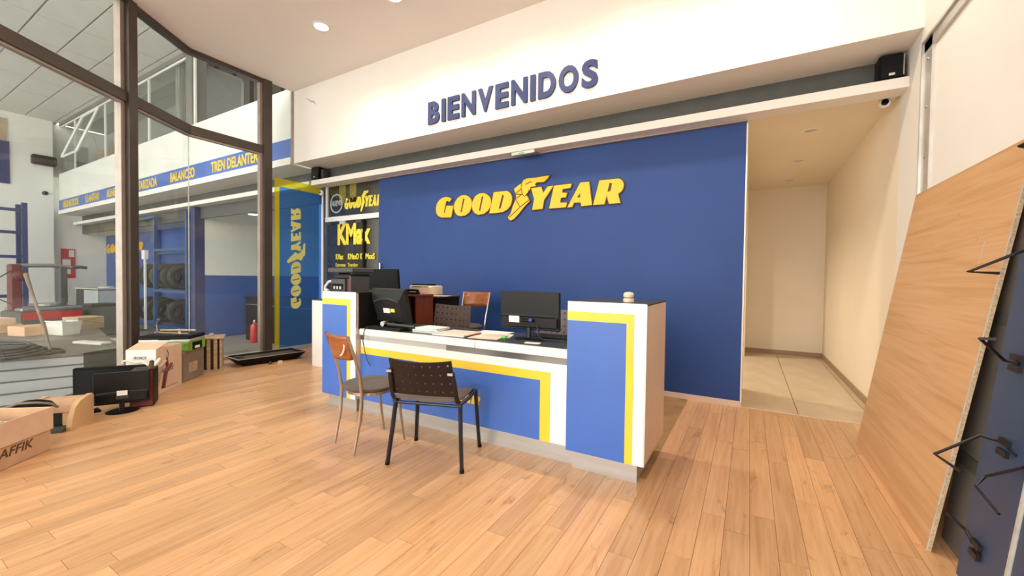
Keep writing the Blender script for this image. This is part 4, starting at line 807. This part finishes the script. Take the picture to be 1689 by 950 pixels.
struct('trim_7', P().box(-20.0,X2-0.02,4.644,4.86,2.94,3.03), 'fascia_white', label='white beam continuing across the workshop')
struct('trim_8', P().box(-20.0,X2-0.02,4.86,4.92,2.66,3.40), 'dark_grey')
bn = thing('service_band','blue band with yellow service names along the workshop fascia','sign',(-20.0,YF-0.004,3.375))
box('band','blue_laminate',0,13.0,-0.004,0.003,0,0.335,bn)
for b_,x0,w in (('NEUMATICOS',0.44,1.50),('LLANTAS',2.56,1.13),('ALINEACION COMPUTARIZADA',4.30,3.27),('BALANCEO',8.29,1.18),('TREN DELANTERO',10.19,1.95)):
    words('service_word',b_,'yellow_stripe',(x0,-0.005,0.055),w,0.225,depth=0.006,parent=bn,offset=0.03)
# gallery glazing above the fascia
w3 = bpy.data.objects.new('window_3',None); COL.objects.link(w3); tag(w3,'gallery glazing with thin white frames above the workshop fascia',kind='structure')
YG = YF+0.06
box('back_wall','grey_partition',-20.3,-11.7,5.6,5.7,4.587,6.32,w3); box('gallery_floor','concrete_dark',-20.3,-6.9,YF+0.12,9.0,4.50,4.586,w3); box('gallery_ceiling','grey_partition',-20.3,-11.7,YF+0.12,5.7,6.32,6.4,w3)
box('head_rail','concrete_dark',-20.0,-10.7,YG-0.05,YG+0.05,6.18,6.30,w3)
for x in (-18.6,-16.0,-13.05,-10.66): box('frame_post','white_plastic',x-0.025,x+0.025,YG-0.02,YG+0.02,4.587,6.18,w3)
box('frame_rail','white_plastic',-20.0,-10.66,YG-0.02,YG+0.02,6.13,6.18,w3)
for a,b_ in ((-18.57,-16.03),(-15.97,-13.08),(-13.02,-10.69)): box('pane','glass_clear',a,b_,YG-0.003,YG+0.003,4.59,6.13,w3)
box('column','concrete_dark',-12.55,-12.05,YG+0.35,YG+0.7,4.587,6.32,w3); box('column','concrete_dark',-11.0,-10.72,YG-0.04,YG+0.25,4.587,6.32,w3); box('low_wall','concrete_dark',-20.0,-18.62,YG,YG+0.3,4.587,5.35,w3); box('low_wall','raw_wood',-18.6,-16.0,YG+0.5,YG+0.6,4.587,5.25,w3)
hp = thing('hopper_window','open tilted white-framed vent window in the gallery glazing','window',(-17.0,YG-0.03,6.10))
for (x0,z0,y0),(x1,z1,y1) in ((((-0.75,0,0)),(-0.75,-1.35,-0.45)),((0.55,0,0),(0.55,-1.35,-0.45)),((-0.75,0,0),(0.55,0,0)),((-0.75,-1.35,-0.45),(0.55,-1.35,-0.45))):
    P().tube([(x0,y0,z0),(x1,y1,z1)],0.035,4).build('sash_bar','white_plastic',hp)
P().add([(-0.75,-0.003,0),(0.55,-0.003,0),(0.55,-0.453,-1.35),(-0.75,-0.453,-1.35),(-0.75,0.003,0),(0.55,0.003,0),(0.55,-0.447,-1.35),(-0.75,-0.447,-1.35)],[(0,1,2,3),(7,6,5,4),(0,4,5,1),(1,5,6,2),(2,6,7,3),(3,7,4,0)]).build('pane','glass_clear',hp)
box('return_wall','corrugated',-11.75,-11.66,YF+0.12,9.0,4.587,8.2,w3)
for k in range(11):
    y = 4.46+0.42*k; box('corrugated_panel','corrugated' if k%2 == 0 else 'grey_partition',-11.66,-11.62,y,y+0.30,4.587,8.2,w3); box('corrugated_groove','dark_grey',-11.66,-11.645,y+0.30,y+0.42,4.587,8.2,w3)
box('blank_panel','blank_grey',-11.62,-11.585,4.96,5.80,4.587,6.36,w3)
pd = P(); pd.box(-11.62,-11.57,4.91,4.96,4.587,6.42); pd.box(-11.62,-11.57,4.91,5.85,6.36,6.42); pd.box(-11.62,-11.57,5.80,5.85,4.587,6.42); pd.build('panel_frame','white_plastic',w3)
box('upper_wall','grey_partition',-12.0,-6.9,YF,YF+0.1,6.31,8.2,w3); box('gallery_roof','grey_partition',-12.0,-6.9,YF,9.1,8.2,8.3,w3); box('gallery_back','grey_partition',-11.7,-6.9,9.0,9.1,4.587,8.2,w3); box('gallery_end','grey_partition',-6.98,-6.9,YF+0.12,9.0,4.587,8.2,w3)  # unseen roof and walls added to keep sky light out of the gallery
# back room walls under the beam
struct('wall_workshop_back', P().box(-20.6,-11.75,5.55,5.7,ZW,3.3), 'workshop_blue')
struct('ceiling_workshop_back', P().box(-20.6,X2-0.05,4.92,9.5,2.66,2.75), 'workshop_white')
wb = P(); wb.m = 0; wb.box(-11.75,-11.586,4.95,9.4,1.29,2.66); wb.m = 1; wb.box(-11.75,-11.575,4.95,9.4,ZW,1.29)
struct('wall_workshop_side', wb, ['workshop_white','workshop_blue'], label='workshop side wall, white above and blue below')
struct('wall_workshop_rear', P().box(-11.6,X2-0.05,9.3,9.45,ZW,2.7), 'workshop_white')
struct('wall_workshop_divider', P().box(-7.10,X2-0.001,4.92,9.3,ZW,3.0), 'workshop_white')
tag(box('steel_post','navy',-11.80,-11.58,4.74,4.945,ZW,2.94),'dark blue steel post at the end of the workshop side wall','post')
wd = thing('workshop_sign','small yellow logo on the blue workshop back wall','sign',(-18.4,5.545,2.22)); logo('workshop_sign',wd,frame((0,0,0),(1.12,0,0),(0,0,1.12),(0,-1,0)),m='yellow',depth=0.015,lines=False)
downlight(-9.58,5.04,2.66,'lit oval downlight in the workshop back-room ceiling',True,0.10,45)
# stains on the white side wall
t = thing('tire_rack','tall blue steel rack holding used tyres in the workshop','rack',(-15.7,4.74,ZW))
for x in (0.0,1.9,3.75):
    for y in (0.0,0.74): box('upright','rack_blue',x-0.04,x+0.04,y-0.04,y+0.04,0,3.12,t)
for z in (0.16,1.10,2.17):
    for y in (-0.02,0.74): box('beam','rack_blue',0.04,3.71,y-0.025,y+0.025,z,z+0.07,t)
box('top_rail','rack_blue',0.0,1.9,-0.04,0.04,3.06,3.13,t); box('back_sheet','workshop_blue',0.0,1.88,0.785,0.795,0.2,3.1,t)
wp = box('white_marker','white_plastic',-14.13,-14.07,4.60,4.64,ZW,1.70); tag(wp,'slim white pole with square cap beside the tyre rack','pole'); P().box(-14.20,-14.00,4.58,4.66,1.70,1.94).build('cap','white_plastic',wp)
def tire(loc, rz, lean, label, R=0.34, w=0.21, m='rubber'):
    t = thing('used_tire',label,'tyre',loc,rz,group='used tyres on the rack')
    M = Matrix.Translation((0,0,R))@Matrix.Rotation(lean,4,'Y')@Matrix.Rotation(math.pi/2,4,'Y')
    h = w/2
    prof = [(R*0.60,-h*0.75),(R*0.66,-h*0.95),(R*0.82,-h),(R*0.94,-h*0.9),(R,-h*0.6),(R*1.0,h*0.6),(R*0.94,h*0.9),(R*0.82,h),(R*0.66,h*0.95),(R*0.60,h*0.75),(R*0.63,0)]
    o = P().lathe(prof,32,M,closed=True).build('carcass',m,t,smooth=True)
    P().lathe([(R*0.70,h*0.99),(R*0.73,h*1.03),(R*0.76,h*0.99)],28,M).build('sidewall_ring',m,t,smooth=True) if False else None
    tr = P()
    for k in range(28):
        a = 2*math.pi*k/28; tr.box(R*0.985,R*1.015,-0.022,0.022,-h*0.62,h*0.62,M=M@Matrix.Rotation(a,4,'Z'))
    q = tr.build('tread_blocks',m,t); q['kind'] = 'stuff'
    return t
U = ['leftmost tyre on the upper rack shelf','second tyre from the left on the upper shelf','dusty third tyre on the upper rack shelf','fourth tyre on the upper rack shelf','rightmost tyre on the upper rack shelf']
for k,(x,rz,ln) in enumerate(((-15.05,-0.12,0.05),(-14.65,-0.15,0.08),(-14.22,-0.10,0.08),(-13.55,-0.12,0.10),(-13.1,-0.15,0.10))): tire((x,5.11,0.905),rz,ln,U[k],m='rubber_dusty' if k == 2 else 'rubber',R=0.345)
U = ['leftmost large tyre on the lower rack shelf','second tyre from the left on the lower shelf','third tyre on the lower rack shelf','rightmost tyre on the lower rack shelf']
for k,(x,rz,ln,R_) in enumerate(((-15.2,-0.12,0.05,0.345),(-14.5,-0.12,0.08,0.345),(-14.1,-0.1,0.1,0.33),(-13.2,-0.12,0.1,0.335))): tire((x,5.11,-0.04),rz,ln,U[k],R=R_)
t = thing('tyre_on_floor','single dusty tyre lying in front of the rack','tyre',(-12.75,4.28,ZW),0.3); P().lathe([(0.19,0.02),(0.24,0),(0.31,0.03),(0.32,0.10),(0.31,0.17),(0.24,0.20),(0.19,0.18)],28,closed=True).build('carcass','rubber_dusty',t,smooth=True)
# chest, sign, cabinet, extinguisher
t = thing('steel_bench','white-fronted steel bench cabinet at the far workshop wall','cabinet',(-18.9,5.02,ZW),math.radians(6)); box('body','dark_grey',-0.75,0.75,-0.34,0.36,0.0,1.05,t); box('front_panel','paper_grey',0.755,0.76,-0.33,0.35,0.05,1.02,t); box('front_panel','paper_grey',-0.2,0.74,-0.346,-0.34,0.05,1.02,t); P().rbox(-0.80,0.80,-0.37,0.38,1.05,1.09,b=0.006).build('top','tub_white',t); P().lathe([(0.22,0),(0.20,0.05),(0.05,0.07)],16,Matrix.Translation((0.4,0,1.09))).build('bowl','tub_white',t)
t = thing('safety_sign','red and white fire point board on the far workshop wall','sign',(-20.28,4.57,1.63)); box('board','red_paint',0,0.02,-0.17,0.17,-0.50,0.50,t); box('white_area','paper_white',0.021,0.024,-0.14,0.06,-0.36,0.14,t); box('white_area','paper_white',0.021,0.024,0.02,0.15,0.22,0.46,t); box('red_bar','red_paint',0.0245,0.026,-0.12,0.04,-0.16,-0.06,t)
t = thing('speaker_bar','small black wall speaker high on the white pilaster','speaker',(-19.97,3.95,4.78)); P().rbox(0,0.22,-0.26,0.28,0,0.30,b=0.03).build('case','black_plastic',t); box('grille','black_matte',0.221,0.226,-0.22,0.24,0.03,0.27,t)
t = thing('wall_fitting','small dark fitting below the wall speaker on the pilaster','fitting',(-20.0,4.00,3.90)); P().lathe([(0.07,0),(0.07,0.05),(0.03,0.10)],12,Matrix.Rotation(math.pi/2,4,'Y')).build('body','dark_grey',t); P().lathe([(0.03,0.10),(0.03,0.14)],10,Matrix.Rotation(math.pi/2,4,'Y')).build('tip','black_matte',t)
t = thing('wall_board','dark framed board at the left picture edge in the workshop','board',(-19.98,2.85,4.05)); box('panel','navy',0,0.03,-0.45,0.41,0,1.3,t); box('upper_panel','raw_wood',0,0.03,-0.45,0.36,1.32,2.0,t)
t = thing('black_locker','tall black cabinet in the back room behind the side window','cabinet',(-10.25,5.42,ZW)); box('body','black_plastic',-0.40,2.6,0.0,0.9,0.0,1.02,t); box('top','black_matte',-0.42,2.62,-0.02,0.92,1.02,1.045,t); box('shelf_line','steel_grey',-0.38,2.58,-0.006,0.0,0.86,0.875,t)
t = thing('fire_extinguisher','red fire extinguisher on the floor in front of the black cabinet','extinguisher',(-10.0,5.28,ZW)); P().lathe([(0.002,0),(0.085,0.0),(0.09,0.03),(0.09,0.36),(0.075,0.42),(0.03,0.45),(0.028,0.47)],20).build('cylinder','red_paint',t,smooth=True); P().lathe([(0.03,0.47),(0.03,0.50),(0.018,0.53)],12).build('valve','chrome',t); P().tube([(0,0,0.52),(-0.06,0,0.56),(-0.14,0,0.555)],0.014,6).build('handle','black_plastic',t); P().tube([(-0.03,0,0.50),(-0.12,0,0.47),(-0.12,0,0.30)],0.013,6).build('hose','black_plastic',t)
# dark steps outside the side window
for k,(x0,x1,z) in enumerate(((-8.0,-7.15,-0.10),(-8.7,-8.0,-0.19))):
    t = thing('entry_step',['upper','lower'][k]+' dark wooden step down outside the side window','step',((x0+x1)/2,3.55,ZW)); w_ = (x1-x0)/2
    P().box(-w_+0.02,w_-0.02,-0.68,0.88,0,z-ZW-0.03).build('riser','ink_brown',t)
    for j in range(4): P().box(-w_+j*w_/2+0.006,-w_+(j+1)*w_/2-0.004,-0.7,0.9,z-ZW-0.03,z-ZW).build('tread_board','grey_brown_box',t)
# grey slatted platform just outside the angled window
poly = [(-6.72,1.63),(-6.86,2.0),(-10.6,2.7),(-10.8,0.3),(-8.2,-0.9),(-7.62,-0.84)]
pf = thing('slatted_platform','low grey slatted wooden platform outside the angled window','platform',(-6.72,1.63,ZW)); o0 = Vector((-6.72,1.63,0))
P().prism([((x-(-8.3))*0.985+(-8.3)-o0.x,(y-1.0)*0.97+1.0-o0.y) for x,y in poly],0,0.60).build('core','slat_shaded',pf)
P().prism([(x-o0.x,y-o0.y) for x,y in poly],0.60,0.64).build('deck','deck_dirty',pf)
A = Vector((-6.72,1.63,0))-o0; B_ = Vector((-7.62,-0.84,0))-o0; C_ = Vector((-6.86,2.0,0))-o0
def slat(p0,p1,z0,z1,m):
    d = (p1-p0); L_ = d.length; d.normalize(); n = Vector((d.y,-d.x,0))
    if n.x < 0: n = -n
    P().prism([((p0).x,(p0).y),(p1.x,p1.y),((p1-n*0.05).x,(p1-n*0.05).y),((p0-n*0.05).x,(p0-n*0.05).y)][::1],z0,z1).build('slat',m,pf)
for k in range(5): slat(A,B_,0.005+k*0.128,0.112+k*0.128,'grey_slat')
for k in range(3): slat(A,C_,0.005+k*0.213,0.20+k*0.213,'slat_shaded')  # side face drawn darker than the front, its shade put into the colour
ZP = ZW+0.64
cb = thing('cable_heap','heap of black cable lying on the grey slatted platform','cable',(-6.98,1.05,ZP))
for k in range(5):
    a = [( -6.98-0.1*k+0.35*math.cos(q)*(1+0.1*k), 1.05+0.42*math.sin(q)*(1-0.08*k), ZP+0.012+0.02*k) for q in [2*math.pi*j/20 for j in range(21)]]
    if k == 0: a = [(-6.80,1.05,ZP+0.01),(-6.80,1.3,ZP+0.02),(-6.85,1.5,ZP+0.02),(-7.05,1.52,ZP+0.03),(-7.3,1.3,ZP+0.05),(-7.5,1.0,ZP+0.06)]
    P().tube([Vector(v)-Vector((-6.98,1.05,ZP)) for v in a],0.016,6).build('cable_loop','rubber',cb)
t = thing('plastic_tub','white plastic tub on the grey platform outside the window','tub',(-9.0,1.98,ZP),0.3); P().add([(sx*0.17*f_,sy*0.12*f_,z) for z,f_ in ((0,0.85),(0.20,1.0),(0.20,0.94),(0.02,0.8)) for sx,sy in ((-1,-1),(1,-1),(1,1),(-1,1))],[(3,2,1,0)]+[(a*4+k,a*4+(k+1)%4,a*4+4+(k+1)%4,a*4+4+k) for a in range(3) for k in range(4)]+[(12,13,14,15)]).build('bowl','tub_white',t); P().rbox(-0.185,0.185,-0.135,-0.11,0.19,0.21,b=0.004).build('rim','tub_white',t)
for k,(x,y,z,w,d,h,m_,l) in enumerate(((-9.9,1.45,ZP,0.34,0.45,0.13,'cardboard','lower wooden block in the stack left of the machine'),(-9.9,1.40,ZP+0.13,0.34,0.4,0.10,'cardboard_light','upper pale block in the stack left of the machine'),(-9.3,1.78,ZP,0.35,0.5,0.14,'cardboard','flat brown carton beside the white tub'),(-9.7,2.36,ZP,0.36,0.36,0.2,'raw_wood','open brown box behind the white tub'),(-7.5,1.9,ZP,0.5,0.12,0.03,'tub_white','pale board offcut lying on the platform edge'))):
    t = thing('carton_block',l,'box',(x,y,z),0.3); P().rbox(-w/2,w/2,-d/2,d/2,0,h,b=0.006).build('body',m_,t); box('tape_strip','cardboard_light',-0.03,0.03,-d/2-0.001,d/2+0.001,h,h+0.0015,t)
tag(P().tube([(-6.95,1.42,ZP+0.01),(-7.25,1.42,0.70),(-7.55,1.40,1.02),(-7.8,1.39,1.28)],[0.012,0.017,0.016,0.024],8).build('leaning_beam','stick_dusty'),'dusty wooden pole leaning over the platform outside the window','pole')
# workshop machine
t = thing('tyre_machine','red and grey tyre-changing machine in the workshop','machine',(-14.0,2.78,ZW),math.radians(8))
P().rbox(-0.45,0.45,-0.55,0.55,0,0.72,b=0.03).build('base_cabinet','dark_grey',t); box('red_band','red_paint',0.455,0.46,-0.5,0.45,0.72-0.18,0.70,t); P().rbox(-0.4,0.4,-0.5,0.5,0.72,0.80,b=0.02).build('deck','steel_grey',t)
P().lathe([(0.02,0),(0.30,0.0),(0.30,0.05),(0.06,0.06)],24,Matrix.Translation((0.0,0.05,0.82))).build('turntable','steel_grey',t)
P().rbox(-0.10,0.10,-0.55,-0.38,0.75,1.75,b=0.02).build('column','dark_red',t); P().lathe([(0.02,-0.12),(0.11,-0.12),(0.12,0.08),(0.07,0.12)],18,Matrix.Translation((0.05,-0.42,1.5))@Matrix.Rotation(math.pi/2,4,'Y')).build('motor','dark_red',t,smooth=True)
P().tube([(0,-0.45,1.72),(0,0.10,1.74),(0,0.45,1.70)],0.045,8).build('arm','steel_grey',t); P().rbox(-0.07,0.07,0.22,0.36,0.85,1.72,b=0.02).build('spindle','dark_grey',t); P().tube([(0,0.4,1.70),(0,0.62,1.72),(0,0.72,1.70)],0.04,8).build('lever','dark_grey',t); P().tube([(0.1,-0.55,1.6),(0.12,-0.78,1.4),(0.1,-0.72,1.0),(0.1,-0.5,0.85)],0.012,6).build('hose','rubber',t)
t = thing('shelf_frame','tall empty dark steel shelf frame at the left picture edge','shelf',(-17.0,1.4,ZW))
for y in (0.0,1.62): 
    for x in (0,-0.6): box('upright','navy',x-0.05,x+0.05,y-0.05,y+0.05,0,3.45,t)
for z in (0.9,1.95,2.6,3.2): box('beam','navy',-0.03,0.03,0.0,1.62,z,z+0.08,t)
t = thing('grey_crate','grey tool crate beside the tyre machine','crate',(-14.4,3.80,ZW),0.2); P().rbox(-0.3,0.3,-0.3,0.3,0,0.75,b=0.02).build('body','concrete_dark',t); box('lid','dark_grey',-0.32,0.32,-0.32,0.32,0.75,0.80,t)
for k,(x,y,rz,L_) in enumerate(((-13.2,4.15,0.1,1.4),(-13.0,3.7,0.6,1.2),(-15.6,3.9,-0.2,1.2),(-11.6,4.1,0.9,1.0))):
    o = P().box(-L_/2,L_/2,-0.07,0.07,0,0.05).build('timber_plank','raw_wood',loc=(x,y,ZW),rot=(0,0,rz)); tag(o,['longest','shorter','left','rightmost short'][k]+' loose timber plank on the workshop floor before the rack','plank')

t = thing('chrome_stub','small upright chrome stub on the blue wall above the black screen','fitting',(-5.33,4.845,1.40)); P().tube([(0,-0.03,0),(0,-0.03,0.13)],0.016,8).build('round_bar','chrome',t,smooth=True); P().box(-0.012,0.012,-0.03,0.004,0.02,0.05).build('mount','chrome',t)
